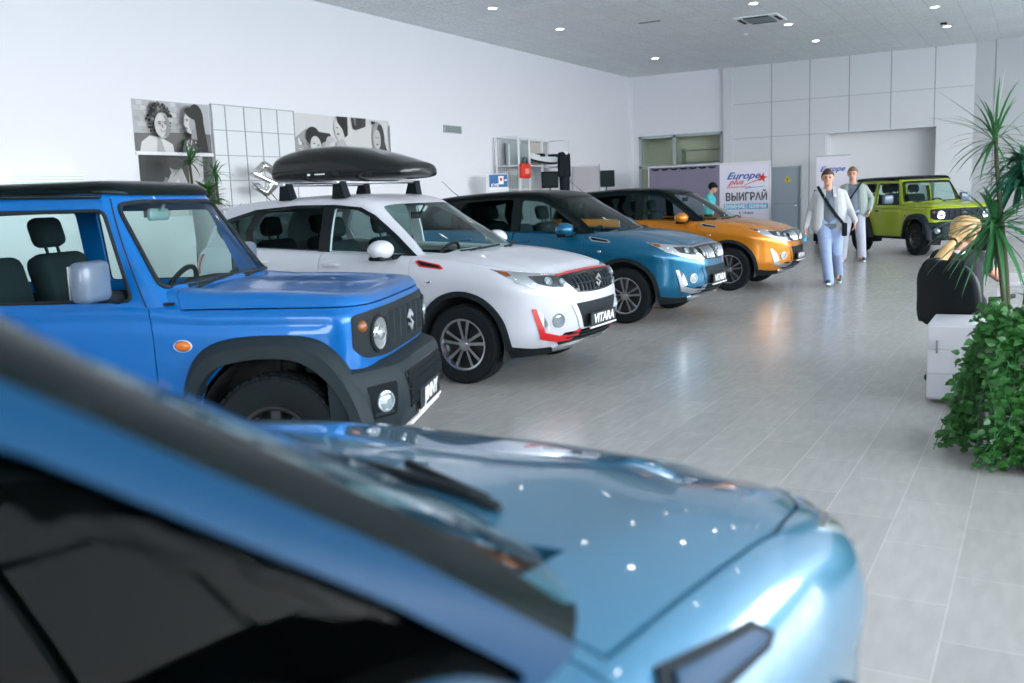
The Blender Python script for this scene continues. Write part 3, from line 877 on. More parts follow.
    def sm(l):
        l = dens([(a, b, 0) for a, b in l])
        for _ in range(4): l = [l[0]] + [(l[i - 1] + l[i] * 2 + l[i + 1]) / 4 for i in range(1, len(l) - 1)] + [l[-1]]
        return l
    so, si = sm(outer), sm(inner)
    for xc in (0, -2.25):
        for s in (-1, 1):
            vs = []
            for a, b in zip(so, si):
                mid = a.lerp(b, .42); m2 = a.lerp(b, .12)
                for q, y in ((a, .725), (a, .742), (m2, .775), (mid, .812), (b, .822), (b, .812), (b, .70)):
                    vs.append(V((xc + q.x, s * y, q.y)))
            nn = 7; fs = [(i * nn + k, i * nn + k + 1, (i + 1) * nn + k + 1, (i + 1) * nn + k) for i in range(len(so) - 1) for k in range(nn - 1)]
            fs += [tuple(range(nn)), tuple((len(so) - 1) * nn + k for k in range(nn))]
            q = MB(); q.add(vs, fs)
            if xc == 0: pass
            q.build('wheel_flare', M_grey_plastic, root, True, sharp=32)
        well(root, xc, .37, .43, .73, .45)
    for x in (0, -2.25):
        for s in (-1, 1): wheel(root, x, s * .700, .346, .200, s, 'offroad', .195)
    # axle and springs seen through the arch
    ax = MB(); ax.tube([(0, -.62, .33), (0, .62, .33)], .04, 10); ax.build('front_axle', M_ground, root, True, 40)
    ax = MB(); ax.tube([(-2.25, -.62, .33), (-2.25, .62, .33)], .045, 10); ax.build('rear_axle', M_ground, root, True, 40)
    for s in (-1, 1):
        ax = MB(); ax.tube([(.02, s * .50, .42), (.0, s * .48, .72)], .055, 10); ax.build('coil_spring', M_ground, root, True, 40)
        ax = MB(); ax.tube([(-.10, s * .52, .35), (-.06, s * .50, .74)], .025, 8); ax.build('shock_absorber', M_ground, root, True, 40)
    # ---------------- cabin top
    Gb = tab([(-3.0, 1.04), (-.62, 1.04), (-.45, 1.06)])
    Gr = tab([(-2.9, 1.615), (-2.0, 1.632), (-1.0, 1.63), (-.8, 1.615)])
    H = [0, .1, .2, .3, .42, .54, .66, .76, .85, .92, .96, 1.0]
    GW = tab([(0, .722), (.15, .712), (.5, .675), (.85, .630), (.95, .617), (1, .610)])
    GXF = tab([(0, -.44), (.5, -.635), (1, -.825)]); GXR = tab([(0, -2.80), (.5, -2.785), (1, -2.75)])
    rg = []
    for h in H:
        o = outline(GXF(h), GXR(h), GW(h), .17, .10, 3.4, 3.4)
        rg.append([V((x, y, lerp(Gb(x), Gr(x), h))) for x, y in o])
    rtop = []
    for gx, w, up in ((0, .622, 0), (.0, .626, .012), (0, .620, .028), (.012, .600, .046), (.03, .570, .058), (.07, .52, .066)):
        o = outline(-.815 - gx, -2.77 + gx, w, .17, .10, 3.4, 3.4)
        rtop.append([V((x, y, Gr(x) + up)) for x, y in o])
    for r in (.15, .35, .6, .8, 1.0):
        R_ = []
        for p in rtop[5]:
            q = V((lerp(p.x, min(max(p.x, -2.4), -1.2), r), p.y * (1 - r), 0)); q.z = Gr(q.x) + .066 + .012 * math.sin(min(r, 1) * PI / 2)
            R_.append(q)
        rtop.append(R_)
    gsh = ring_mesh(rg); gref = Ref(gsh); gs = solidify(gsh, .03)
    rsh = ring_mesh(rtop); rref = Ref(rsh)
    link('roof', rref.shade(solidify(rsh, .02), 45), M_blackroof, root)
    def pts3(l, y=-.7): return [V((a, y, b)) for a, b in l]
    w1 = roundc(pts3([(-.735, 1.085), (-.885, 1.515), (-.91, 1.535), (-1.66, 1.545), (-1.66, 1.085)]), .035)
    w2 = roundc(pts3([(-1.80, 1.085), (-1.80, 1.545), (-2.60, 1.54), (-2.62, 1.085)]), .04)
    yb = [(-.675, 1.145), (-.665, 1.20), (-.575, 1.53), (-.55, 1.565), (-.40, 1.575)]
    ws = roundc([V((.2, y, z)) for y, z in yb] + [V((.2, -y, z)) for y, z in reversed(yb)], .03)
    rw = roundc([V((-4, y, z)) for y, z in ((-.55, 1.14), (.55, 1.14), (.50, 1.50), (-.50, 1.50))], .05)
    cut = MB()
    for w in (w1, w2):
        cut.prism(w, (0, 1, 0), -.6, .35); cut.prism(mirpoly(w), (0, 1, 0), -.35, .6)
    cm = cut.mesh(); cf = MB(); cf.prism(ws, (1, 0, 0), -1.2, .5); cr = MB(); cr.prism(rw, (1, 0, 0), .6, 1.5)
    gs = boolean(gs, cm, 'DIFFERENCE'); gs = boolean(gs, cf.mesh(), 'DIFFERENCE'); gs = boolean(gs, cr.mesh(), 'DIFFERENCE')
    link('pillars', gref.shade(gs, 30), M_white, root)
    for sd in (0, 1):
        for w, nm, par, mt in ((w1, 'window', doors[sd], M_glass), (w2, 'quarter_window', root, M_glass)):
            g = panel(gref, w, (0, 1, 0), -.006, .003, .1)
            if sd: g = mir(g)
            gl = link(nm, gref.shade(g), mt, par)
            gk = MB(); P_ = []
            gp_ = grow(w, .004, (0, 1, 0))
            for p in gp_:
                loc, n_, i, d = gref.bvh.ray_cast(V((p.x, -1.5, p.z)), V((0, 1, 0)))
                P_.append((loc if loc else p) + V((0, -.001, 0)))
            gk.tube(P_ + [P_[0]], .011, 6, cap=False); me = gk.mesh(True)
            if sd: me = mir(me)
            link('window_seal', me, M_plastic, gl)
    g = panel(gref, ws, (-1, 0, 0), -.003, .004, .1, back=3); wsc = link('windscreen', gref.shade(g), M_windscreen, root)
    gk = MB(); P_ = []
    for p in grow(ws, .004, (1, 0, 0)):
        loc, n_, i, d = gref.bvh.ray_cast(V((2, p.y, p.z)), V((-1, 0, 0))); P_.append(loc if loc else p)
    gk.tube(P_ + [P_[0]], .014, 6, cap=False); gk.build('window_seal', M_plastic, wsc, True)
    g = panel(gref, rw, (1, 0, 0), -.002, .004, .1, back=3); link('rear_window', gref.shade(g), M_glass, root)
    # A-pillar seam, gutter
    for s in (-1, 1):
        gt = MB(); gt.tube([(-.90, s * .628, 1.612), (-1.6, s * .632, 1.632), (-2.6, s * .630, 1.622)], .012, 6); gt.build('roof_gutter', M_blackgloss, root, True)
        sm_ = MB(); P_ = []
        for k in range(9):
            x, z = lerp(-.655, -.875, k / 8), lerp(1.045, 1.60, k / 8)
            loc, n_, i, d = gref.bvh.ray_cast(V((x, -1.5, z)), V((0, 1, 0)))
            if loc: P_.append(V((loc.x, loc.y * -s if s > 0 else loc.y, loc.z)))
        if len(P_) > 2: sm_.tube(P_, .004, 5); sm_.build('pillar_seam', M_ground, root, True)
    # cowl + wipers
    cw = MB(); cw.rbox((-.60, -.66, 1.075), (-.47, .66, 1.112), .012, 2); cw.build('cowl', M_plastic, root, True, 45)
    for y0, y1 in ((-.52, .02), (.08, .56)):
        w = MB(); P_ = [V((-.505 - .008 * math.cos(k), lerp(y0, y1, k / 6), 1.135 + .012 * k / 6)) for k in range(7)]
        w.tube(P_, .009, 6); w.tube([(-.50, y0, 1.11), (-.49, (y0 + y1) / 2, 1.145)], .009, 6); w.build('wiper', M_plastic, root, True)
    # ---------------- face
    gp = roundc([V((1, a, b)) for a, b in [(-.700, .975), (-.55, .990), (.55, .990), (.700, .975), (.700, .80), (.64, .752), (.40, .735), (-.40, .735), (-.64, .752), (-.700, .80)]], .03)
    gr = link('grille', ref.shade(panel(ref, gp, (-1, 0, 0), .006, .022, .03, back=3), 30), M_plastic, root)
    def onf(y, z, off=0):
        loc, n_, i, d = ref.bvh.ray_cast(V((2, y, z)), V((-1, 0, 0))); return (loc if loc is not None else V((.45, y, z))) + V((off, 0, 0))
    sb = MB()
    for k in range(6):
        y = -.325 + .13 * k
        p, q = onf(y, .955, .006), onf(y, .775, .006)
        sb.add([p + V((0, -.018, 0)), p + V((0, .018, 0)), q + V((0, .018, 0)), q + V((0, -.018, 0)), p + V((.022, -.010, -.006)), p + V((.022, .010, -.006)), q + V((.022, .010, .006)), q + V((.022, -.010, .006))], [(0, 1, 2, 3), (7, 6, 5, 4), (0, 4, 5, 1), (1, 5, 6, 2), (2, 6, 7, 3), (3, 7, 4, 0)])
    sb.build('grille_slot', M_grey_plastic, gr)
    e = emblem_mesh(.12, .014); e.transform(frame(onf(0, .865, .030), (0, 1, 0), (0, 0, 1))); link('emblem', e, M_chrome, gr)
    for s in (-1, 1):
        c = onf(s * .515, .862, .008); M = frame(c, (0, 1, 0), (0, 0, 1))
        M = Matrix.Translation(c) @ Matrix.Rotation(math.radians(s * 9), 4, 'Z') @ frame((0, 0, 0), (0, 1, 0), (0, 0, 1))
        h = MB(); h.lathe([(.098, -.03), (.100, .002), (.092, .010), (.086, .006)], 36, M)
        hd = h.build('headlight', M_plastic, root, True, 40)
        h = MB(); h.lathe([(.001, -.01), (.030, -.006), (.033, .004), (.05, .0), (.083, .006)], 36, M); h.build('lamp_reflector', M_lampchrome, hd, True, 50)
        h = MB(); h.lathe([(.001, .020), (.03, .018), (.034, .0)], 24, M); h.build('lamp_bulb_cover', M_lens, hd, True)
        c = onf(s * .655, .915, .004); M = Matrix.Translation(c) @ Matrix.Rotation(math.radians(s * 30), 4, 'Z') @ frame((0, 0, 0), (0, 1, 0), (0, 0, 1))
        h = MB(); h.lathe([(.001, .018), (.022, .014), (.030, .004), (.034, -.01)], 24, M); h.build('turn_signal', M_amberdull, root, True)
        # side marker
        c = V((-.47, s * .737, .845)); h = MB(); h.sphere(c, .034, sc=(1.25, .30, .72)); sk = h.build('side_marker', M_amber, root, True)
        h = MB(); M = frame(c, (1, 0, 0), (0, 0, 1)); h.lathe([(.040, -.006), (.044, .004), (.040, .008)], 24, M @ Matrix.Diagonal((1.15, .72, 1, 1)) if s < 0 else M @ Matrix.Diagonal((1.15, .72, -1, 1))); h.build('bezel', M_whiteprint, sk, True)
        # mirrors
        mm = MB(); mm.rbox((-.86, s * .94 - .115, 1.10), (-.76, s * .94 + .115, 1.30), .035, 3); me = mm.build('wing_mirror', M_mirror, root, True, 60)
        ar = MB(); ar.tube([(-.80, s * .72, 1.10), (-.80, s * .86, 1.12), (-.81, s * .93, 1.15)], [.035, .028, .03], 8); ar.build('mirror_arm', M_plastic, me, True)
        mg = MB(); mg.rbox((-.872, s * .94 - .095, 1.12), (-.862, s * .94 + .095, 1.28), .004, 1); mg.build('mirror_glass', M_chrome, me)
        # door handle, badge, lower mould
        hh = MB(); hh.rbox((-1.66, s * .745 - .014, .925), (-1.52, s * .745 + .014, .955), .010, 2); hh.build('handle', M_plastic, doors[0 if s < 0 else 1], True, 50)
        hb = MB(); hb.rbox((-.56, s * .722 - .012, 1.052), (-.50, s * .722 + .006, 1.068), .005, 1); hb.build('hood_hinge', M_plastic, root)
        sl = MB(); sl.rbox((-1.78, s * .70 - .03, .325), (-.47, s * .70 + .04, .375), .015, 2); sl.build('sill_trim', M_plastic, root, True, 45)
        tl = MB(); tl.rbox((-2.88, s * .60 - .09, .60), (-2.82, s * .60 + .09, .70), .01, 2); tl.build('tail_lamp', M_reddark, root, True, 45)
    # front bumper: chamfered black box
    bp = []
    levels = [(.335, -.045, .66), (.36, -.005, .73), (.46, .018, .80), (.56, .018, .812), (.655, .0, .815), (.690, -.02, .81), (.705, -.06, .80)]
    secs = []
    for z, dx, w in levels:
        f = .600 + dx; row = [(f, 0), (f, -.22), (f - .004, -.42), (f - .02, -.50), (f - .14, -.70 * w / .8), (f - .215, -.795 * w / .8), (.36, -w), (.30, -w)]
        secs.append(row)
    vs = []; n = len(secs[0])
    for (z, dx, w), row in zip(levels, secs):
        for x, y in row: vs.append(V((x, y, z)))
        for x, y in row[1:]: vs.append(V((x, -y, z)))
    L_ = 2 * n - 1
    order = list(range(n - 1, -1, -1)) + list(range(n, L_))     # right end .. centre .. left end
    fs = []
    for j in range(len(levels) - 1):
        for k in range(len(order) - 1):
            a, b = order[k], order[k + 1]; fs.append((j * L_ + a, j * L_ + b, (j + 1) * L_ + b, (j + 1) * L_ + a))
    top = (len(levels) - 1) * L_
    tv = []
    base_i = len(vs)
    for k, i in enumerate(order):
        p = vs[top + i]; vs.append(V((min(p.x - .03, .46), p.y, .728 if abs(p.y) < .6 else .715)))
        vs.append(V((min(p.x - .12, .30), p.y * .96, .728)))
    for k in range(len(order) - 1):
        a, b = top + order[k], top + order[k + 1]; c0, c1 = base_i + 2 * k, base_i + 2 * (k + 1)
        fs += [(a, b, c1, c0), (c0, c1, c1 + 1, c0 + 1)]
    bb = MB(); bb.add(vs, fs); bm_ = solidify(bb.mesh(True, 40), .02)
    bump = link('front_bumper', bm_, M_grey_plastic, root)
    for p in bm_.polygons: p.use_smooth = True
    bm_.set_sharp_from_angle(angle=math.radians(24))
    bref = Ref(bb.mesh(True))
    cg = roundc([V((1, a, b)) for a, b in [(-.44, .645), (.44, .645), (.40, .44), (-.40, .44)]], .02)
    mesh_m = link('bumper_mesh', bref.shade(panel(bref, cg, (-1, 0, 0), .004, .01, .05, back=3)), M_blackgloss, bump)
    hx = MB()
    for r_ in range(6):
        for c_ in range(-11, 12):
            y = c_ * .036 + (.018 if r_ % 2 else 0); z = .465 + r_ * .032
            if abs(y) > .41: continue
            loc, n_, i, d = bref.bvh.ray_cast(V((2, y, z)), V((-1, 0, 0)))
            if loc is None: continue
            M = frame(loc + V((.005, 0, 0)), (0, 1, 0), (0, 0, 1)); hx.lathe([(.0165, -.002), (.0165, .005), (.012, .005), (.012, -.002)], 6, M)
    hx.build('mesh_cells', M_grey_plastic, mesh_m)
    for s in (-1, 1):
        d = V((-.82, -s * .57, 0)).normalized()
        c3 = V((.52, s * .61, .525)); u = V((0, 0, 1)).cross(-d).normalized()
        po = roundc([c3 + u * a + V((0, 0, b)) for a, b in [(-.115, .09), (.10, .09), (.085, -.085), (-.075, -.085)]], .015)
        rc = link('fog_lamp_recess', bref.shade(panel(bref, po, d, .004, .01, .05)), M_dark, bump)
        loc, n_, i, dd = bref.bvh.ray_cast(c3 - d, d)
        M = frame((loc if loc else c3) + (-d) * .006, u, (0, 0, 1)); fl = MB(); fl.lathe([(.001, .016), (.03, .012), (.042, .004), (.046, .012), (.055, .010), (.058, -.004)], 24, M)
        fl.build('fog_lamp', M_lens, rc, True, 40)
    vl = MB(); vl.rbox((.565, -.36, .335), (.61, .36, .355), .008, 1); vl.build('bumper_lip', M_whiteprint, bump)
    plate_part(root, 'JIMNY', .637, .455)
    rbm = MB(); rbm.rbox((-2.92, -.74, .40), (-2.78, .74, .56), .03, 2); rbm.build('rear_bumper', M_grey_plastic, root, True, 45)
    sp = MB(); M = frame((-2.93, .03, .86), (0, 1, 0), (0, 0, 1)); M = Matrix.Translation((-2.93, .03, .86)) @ Matrix.Rotation(-PI / 2, 4, 'Y')
    sp.lathe([(.001, .10), (.20, .10), (.33, .09), (.345, .06), (.345, -.07), (.30, -.09)], 40, M); sp.build('spare_wheel', M_tyre, root, True, 40)
    # ---------------- cabin
    tb = MB(); tb.box((-2.75, -.62, .34), (-.40, .62, .40)); tb.box((-2.7, -.70, .36), (-.52, -.66, 1.02)); tb.box((-2.7, .66, .36), (-.52, .70, 1.02)); tb.box((.0, -.38, .40), (.40, .38, .75)); tb.box((-.5, -.38, .36), (0, .38, .46)); tb.box((-2.75, -.6, .3), (-2.5, .6, .7))
    tb.build('cabin_floor', M_dark, root)
    ds = MB(); ds.rbox((-.86, -.64, .72), (-.56, .64, 1.06), .04, 3); ds.rbox((-.88, .12, 1.0), (-.62, .56, 1.125), .035, 3); ds.rbox((-.62, -.62, .98), (-.50, .62, 1.08), .02, 2)
    ds.build('dashboard', M_dark, root, True, 45)
    steering(root, -1.0, .33, 1.02)
    for y in (-.33, .33): seat_part(root, -1.42, y, .66)
    for y in (-.30, .30): seat_part(root, -2.2, y, .68, 'rear_seat')
    ip_ = MB(); ip_.rbox((-.93, -.115, 1.475), (-.905, .115, 1.545), .02, 3); ip_.tube([(-.90, 0, 1.53), (-.86, 0, 1.60)], .01); ip_.build('rear_view_mirror', M_silvergrey, root, True, 45)
    return root
WS = 16; EXPO = 0.0
# ------------------------------------------------------------------ the hall
XL, YF, HC = -12.12, 30.18, 5.33
XR_, YB = 9.0, -9.0
M_wall = noisy('white_wall_plaster', (.70, .71, .75), (.73, .74, .78), 1.2, .55)
M_cladding = noisy('pale_wall_cladding', (.58, .60, .62), (.62, .635, .655), .8, .45)
M_seam = mat('cladding_seam', (.26, .28, .30), .6)
M_beige = mat('recess_plaster', (.70, .71, .73), .6)
M_alu = mat('grey_aluminium', (.40, .46, .46), .35, .4)
M_whitemetal = mat('white_powder_coat', (.75, .77, .79), .4)
M_blackmat = mat('matt_black', (.008, .013, .018), .6, spec=.12)

def floor_material():
    m = mat('floor_tiles', (.3, .3, .3), .25); n, l, b = nodes(m)
    tc = n.new('ShaderNodeTexCoord'); sep = n.new('ShaderNodeSeparateXYZ'); com = n.new('ShaderNodeCombineXYZ')
    ax = n.new('ShaderNodeMath'); ax.operation = 'ADD'; ax.inputs[1].default_value = .25
    l.new(tc.outputs['Object'], sep.inputs[0]); l.new(sep.outputs['X'], ax.inputs[0]); l.new(ax.outputs[0], com.inputs['Y']); l.new(sep.outputs['Y'], com.inputs['X'])
    br = n.new('ShaderNodeTexBrick'); br.offset = .5; br.inputs['Scale'].default_value = 1; br.inputs['Brick Width'].default_value = .6; br.inputs['Row Height'].default_value = .3
    br.inputs['Mortar Size'].default_value = .0030; br.inputs['Mortar Smooth'].default_value = .3; br.inputs['Bias'].default_value = 0
    br.inputs['Color1'].default_value = (.385, .375, .36, 1); br.inputs['Color2'].default_value = (.425, .412, .395, 1); br.inputs['Mortar'].default_value = (.50, .49, .475, 1)
    l.new(com.outputs[0], br.inputs['Vector'])
    mp = n.new('ShaderNodeMapping'); mp.inputs['Scale'].default_value = (9, 2.2, 1); l.new(tc.outputs['Object'], mp.inputs['Vector'])
    ns = n.new('ShaderNodeTexNoise'); ns.inputs['Scale'].default_value = 2.2; ns.inputs['Detail'].default_value = 6; l.new(mp.outputs[0], ns.inputs['Vector'])
    mr = n.new('ShaderNodeMapRange'); mr.inputs['From Min'].default_value = .3; mr.inputs['From Max'].default_value = .7; mr.inputs['To Min'].default_value = .94; mr.inputs['To Max'].default_value = 1.05; l.new(ns.outputs['Fac'], mr.inputs['Value'])
    mx = n.new('ShaderNodeMix'); mx.data_type = 'RGBA'; mx.blend_type = 'MULTIPLY'; mx.inputs[0].default_value = 1
    l.new(br.outputs['Color'], mx.inputs[6]); l.new(mr.outputs['Result'], mx.inputs[7]); l.new(mx.outputs[2], b.inputs['Base Color'])
    rr = n.new('ShaderNodeMapRange'); rr.inputs['To Min'].default_value = .16; rr.inputs['To Max'].default_value = .30; l.new(ns.outputs['Fac'], rr.inputs['Value']); l.new(rr.outputs['Result'], b.inputs['Roughness'])
    bp = n.new('ShaderNodeBump'); bp.inputs['Strength'].default_value = .25; bp.inputs['Distance'].default_value = .002; bp.invert = True
    l.new(br.outputs['Fac'], bp.inputs['Height']); l.new(bp.outputs[0], b.inputs['Normal'])
    return m
def ceiling_material():
    m = mat('ceiling_tiles', (.5, .5, .5), .8); n, l, b = nodes(m)
    tc = n.new('ShaderNodeTexCoord'); br = n.new('ShaderNodeTexBrick'); br.offset = 0
    br.inputs['Scale'].default_value = 1; br.inputs['Brick Width'].default_value = .6; br.inputs['Row Height'].default_value = .6; br.inputs['Mortar Size'].default_value = .010
    br.inputs['Color1'].default_value = (.80, .84, .86, 1); br.inputs['Color2'].default_value = (.84, .88, .90, 1); br.inputs['Mortar'].default_value = (.70, .74, .76, 1)
    l.new(tc.outputs['Object'], br.inputs['Vector'])
    ns = n.new('ShaderNodeTexNoise'); ns.inputs['Scale'].default_value = 26; ns.inputs['Detail'].default_value = 5; l.new(tc.outputs['Object'], ns.inputs['Vector'])
    mr = n.new('ShaderNodeMapRange'); mr.inputs['From Min'].default_value = .3; mr.inputs['From Max'].default_value = .7; mr.inputs['To Min'].default_value = .84; mr.inputs['To Max'].default_value = 1.1; l.new(ns.outputs['Fac'], mr.inputs['Value'])
    mx = n.new('ShaderNodeMix'); mx.data_type = 'RGBA'; mx.blend_type = 'MULTIPLY'; mx.inputs[0].default_value = 1
    l.new(br.outputs['Color'], mx.inputs[6]); l.new(mr.outputs['Result'], mx.inputs[7]); l.new(mx.outputs[2], b.inputs['Base Color'])
    return m
def struct(name, mb, m, parent=None):
    o = mb.build(name, m, parent)
    if parent is None: o['kind'] = 'structure'
    return o
m = MB(); m.box((XL - .3, YB - .2, -.3), (XR_ + .3, YF + 2.2, 0)); struct('floor', m, floor_material())
m = MB(); m.box((XL - .3, YB - .2, HC), (XR_ + .3, YF + 2.2, HC + .3)); struct('ceiling', m, ceiling_material())
m = MB(); m.box((XL - .3, YB - .2, 0), (XL, YF + .3, HC)); struct('wall_left', m, M_wall)
# far wall, in pieces round its openings: glazed screen, doorway, deep recess
m = MB()
m.box((XL, YF, 3.40), (-8.97, YF + .3, HC)); m.box((XL, YF, 0), (-11.80, YF + .3, 3.40))
struct('wall_far', m, M_wall)
m = MB(); m.box((-8.97, YF - .10, 0), (-8.66, YF + .3, HC)); struct('wall_far_pier', m, M_cladding)['kind'] = 'structure'
m = MB()
m.box((-8.66, YF, 2.20), (-5.86, YF + .3, HC)); m.box((-8.66, YF, 0), (-7.47, YF + .3, 2.2)); m.box((-6.58, YF, 0), (-5.86, YF + .3, 2.2))
m.box((-5.86, YF, 3.12), (-2.80, YF + .3, HC)); m.box((-2.80, YF, 0), (-1.84, YF + .3, HC))
clad = struct('wall_far_cladding', m, M_cladding)
m = MB()
for x in (-7.48, -6.33, -5.19, -4.03, -2.86):
    z0 = 2.22 if x == -7.48 else (0 if x < -5.9 else 3.14)
    m.box((x - .012, YF - .006, z0), (x + .012, YF + .001, HC))
for z in (3.13, 4.18):
    pass
m.build('cladding_seams', M_seam, clad)
m = MB()
for z in (3.13, 4.18): m.box((-8.66, YF - .005, z - .010), (-5.86 if z < 3.5 else -1.84, YF + .001, z + .010))
M_seamlight = mat('cladding_seam_light', (.40, .42, .44), .6); m.build('cladding_joints', M_seamlight, clad)
m = MB(); m.box((-5.86, YF + .75, 0), (-2.80, YF + 1.0, 3.12)); m.box((-6.0, YF + .3, 0), (-5.86, YF + 2.1, 3.2)); m.box((-2.80, YF + .3, 0), (-2.66, YF + 2.1, 3.2)); m.box((-5.86, YF + .3, 3.12), (-2.80, YF + 2.1, 3.26)); struct('wall_far_recess', m, M_beige)
# obliquely set wall piece at the right
p0, p1 = V((-1.84, YF, 0)), V((XR_ + .3, 26.0, 0)); d = (p1 - p0).normalized(); nrm = V((-d.y, d.x, 0))
p1 = p0 + V((.93, -.355, 0)).normalized() * 12; d = (p1 - p0).normalized(); nrm = V((-d.y, d.x, 0))
m = MB(); q = [p0, p1, p1 + nrm * .3, p0 + nrm * .3]; m.prism(q, (0, 0, 1), 0, HC); wr = struct('wall_far_right', m, M_cladding)
m = MB()
for s_ in (.55, 1.75, 2.95, 4.15): c_ = p0 + d * s_; m.prism([c_ - nrm * .006 - d * .012, c_ - nrm * .006 + d * .012, c_ + d * .012, c_ - d * .012], (0, 0, 1), 0, HC)
m.build('cladding_seams', M_seam, wr)
# skirting
m = MB(); m.box((XL, YB, 0), (XL + .015, YF, .10)); struct('baseboard_left', m, M_alu)
m = MB(); m.box((-8.66, YF - .016, 0), (-7.47, YF, .10)); m.box((-6.58, YF - .016, 0), (-5.86, YF, .10)); m.box((-2.80, YF - .016, 0), (-1.84, YF, .10)); struct('baseboard_far', m, M_alu)
# corner pilaster strip
m = MB(); m.box((XL, YF - .05, 0), (XL + .07, YF, HC)); struct('trim_1', m, M_whitemetal)
# glazed screen in the far wall
M_pane = glass('screen_glass', (.80, .86, .80), .10)
m = MB()
for x in (-11.80, -10.62, -9.05): m.box((x - .045, YF - .02, 0), (x + .045, YF + .12, 3.40))
m.box((-11.84, YF - .02, 3.31), (-8.98, YF + .12, 3.40)); m.box((-11.84, YF - .02, 2.34), (-8.98, YF + .12, 2.43)); m.box((-11.84, YF - .02, 0), (-8.98, YF + .12, .12))
w = struct('window_1', m, M_alu)
for a, b in ((-11.755, -10.665), (-10.575, -9.095)):
    for z0, z1 in ((2.43, 3.31), (.12, 2.34)):
        q = MB(); q.box((a, YF + .04, z0), (b, YF + .05, z1)); q.build('pane', M_pane, w)
m = MB(); m.box((-12.1, YF + 1.6, 0), (-8.9, YF + 1.7, 3.6)); m.box((-12.1, YF + .3, 3.45), (-8.9, YF + 1.7, 3.6)); m.box((-12.2, YF + .3, 0), (-12.1, YF + 1.7, 3.5)); m.box((-8.95, YF + .3, 0), (-8.85, YF + 1.7, 3.5))
struct('wall_back_room', m, noisy('back_room_paint', (.56, .58, .52), (.62, .64, .57), 1.5, .6))
t = thing('display_shelf', (-10.1, YF + 1.1, 0), 0, 'grey metal shelf seen through the glazed screen in the far wall', 'shelf')
for z in (1.2, 2.5, 2.9):
    m = MB(); m.box((-.6, -.2, z), (.9, .2, z + .03)); m.build('shelf_board', M_alu, t)
for x in (-.6, .88):
    m = MB(); m.box((x, -.2, 0), (x + .03, .2, 3.0)); m.build('side_frame', M_alu, t)
t = thing('added_fill_lamp', (-10.5, YF + .9, 3.44), 0, 'added fill lamp brightening the room behind the glazed screen', 'light')  # added light source, brightens the back room behind the panes
m = MB(); m.rbox((-.6, -.08, -.03), (.6, .08, .01), .01, 1); m.build('casing', M_whitemetal, t)
m = MB(); m.box((-.56, -.06, -.034), (.56, .06, -.03)); m.build('diffuser', mat('added_fill_glow', (1, 1, 1), .5, emit=(1, .98, .92), es=9), t)
# the steel door
M_door = noisy('grey_steel_door', (.31, .37, .42), (.34, .40, .45), 2, .4)
m = MB(); m.box((-7.47, YF + .02, .01), (-6.58, YF + .07, 2.17)); dr = struct('door_1', m, M_door)
m = MB(); m.box((-7.47, YF + .008, 1.06), (-6.58, YF + .021, 1.075)); m.build('panel_joint', M_seam, dr)
m = MB(); m.box((-7.50, YF - .02, 2.15), (-6.55, YF + .1, 2.20)); m.box((-7.50, YF - .02, 0), (-7.46, YF + .1, 2.2)); m.box((-6.60, YF - .02, 0), (-6.55, YF + .1, 2.2)); m.build('door_frame', M_alu, dr)
m = MB(); m.tube([(-6.70, YF - .03, 1.0), (-6.82, YF - .03, 1.0)], .012); m.tube([(-6.70, YF + .02, 1.0), (-6.70, YF - .03, 1.0)], .012); m.build('door_handle', M_chrome, dr, True)
m = MB(); cx, cz, r_ = -6.98, 1.80, .13; m.prism([V((cx + r_ * math.sin(a), YF + .016, cz + r_ * math.cos(a))) for a in (0, 2 * PI / 3, 4 * PI / 3)], (0, -1, 0), -.004, .004)
ws_ = m.build('warning_sign', mat('warning_yellow', (.75, .55, .03), .5), dr)
m = MB(); m.prism([V((cx + a, YF + .010, cz + b)) for a, b in ((.01, .07), (-.03, -.01), (0, -.01), (-.015, -.055), (.03, .015), (.002, .015))], (0, -1, 0), 0, .003); m.build('bolt_symbol', M_blackmat, ws_)
# glazed fronts of the hall (behind and to the right of the camera)
m = MB()
for k in range(15):
    y = YB + k * 2.4
    if y < 26: m.box((XR_, y - .05, 0), (XR_ + .15, y + .05, HC))
for z in (1.5, 4.0, HC - .12): m.box((XR_, YB, z), (XR_ + .15, 27, z + .10))
m.box((XR_, YB, 0), (XR_ + .15, 27, 1.5))
struct('window_2', m, M_alu)
m = MB(); m.box((XL, YB - .2, 0), (-3, YB, HC)); m.box((-3, YB - .2, 0), (XR_, YB, .9)); m.box((-3, YB - .2, 3.2), (XR_, YB, HC)); m.box((7.5, YB - .2, .9), (XR_ + .3, YB, 3.2)); struct('wall_back', m, M_wall)
m = MB()
for k in range(6):
    x = -3 + k * 2.1; m.box((x - .05, YB - .15, .9), (x + .05, YB, 3.2))
for z in (.9, 3.1): m.box((-3, YB - .15, z), (7.5, YB, z + .10))
struct('window_3', m, M_alu)
m = MB(); m.box((-70, -80, -.6), (90, 70, -.32)); g = struct('ground_outside', m, noisy('forecourt_paving', (.60, .60, .60), (.66, .66, .64), .5, .9))

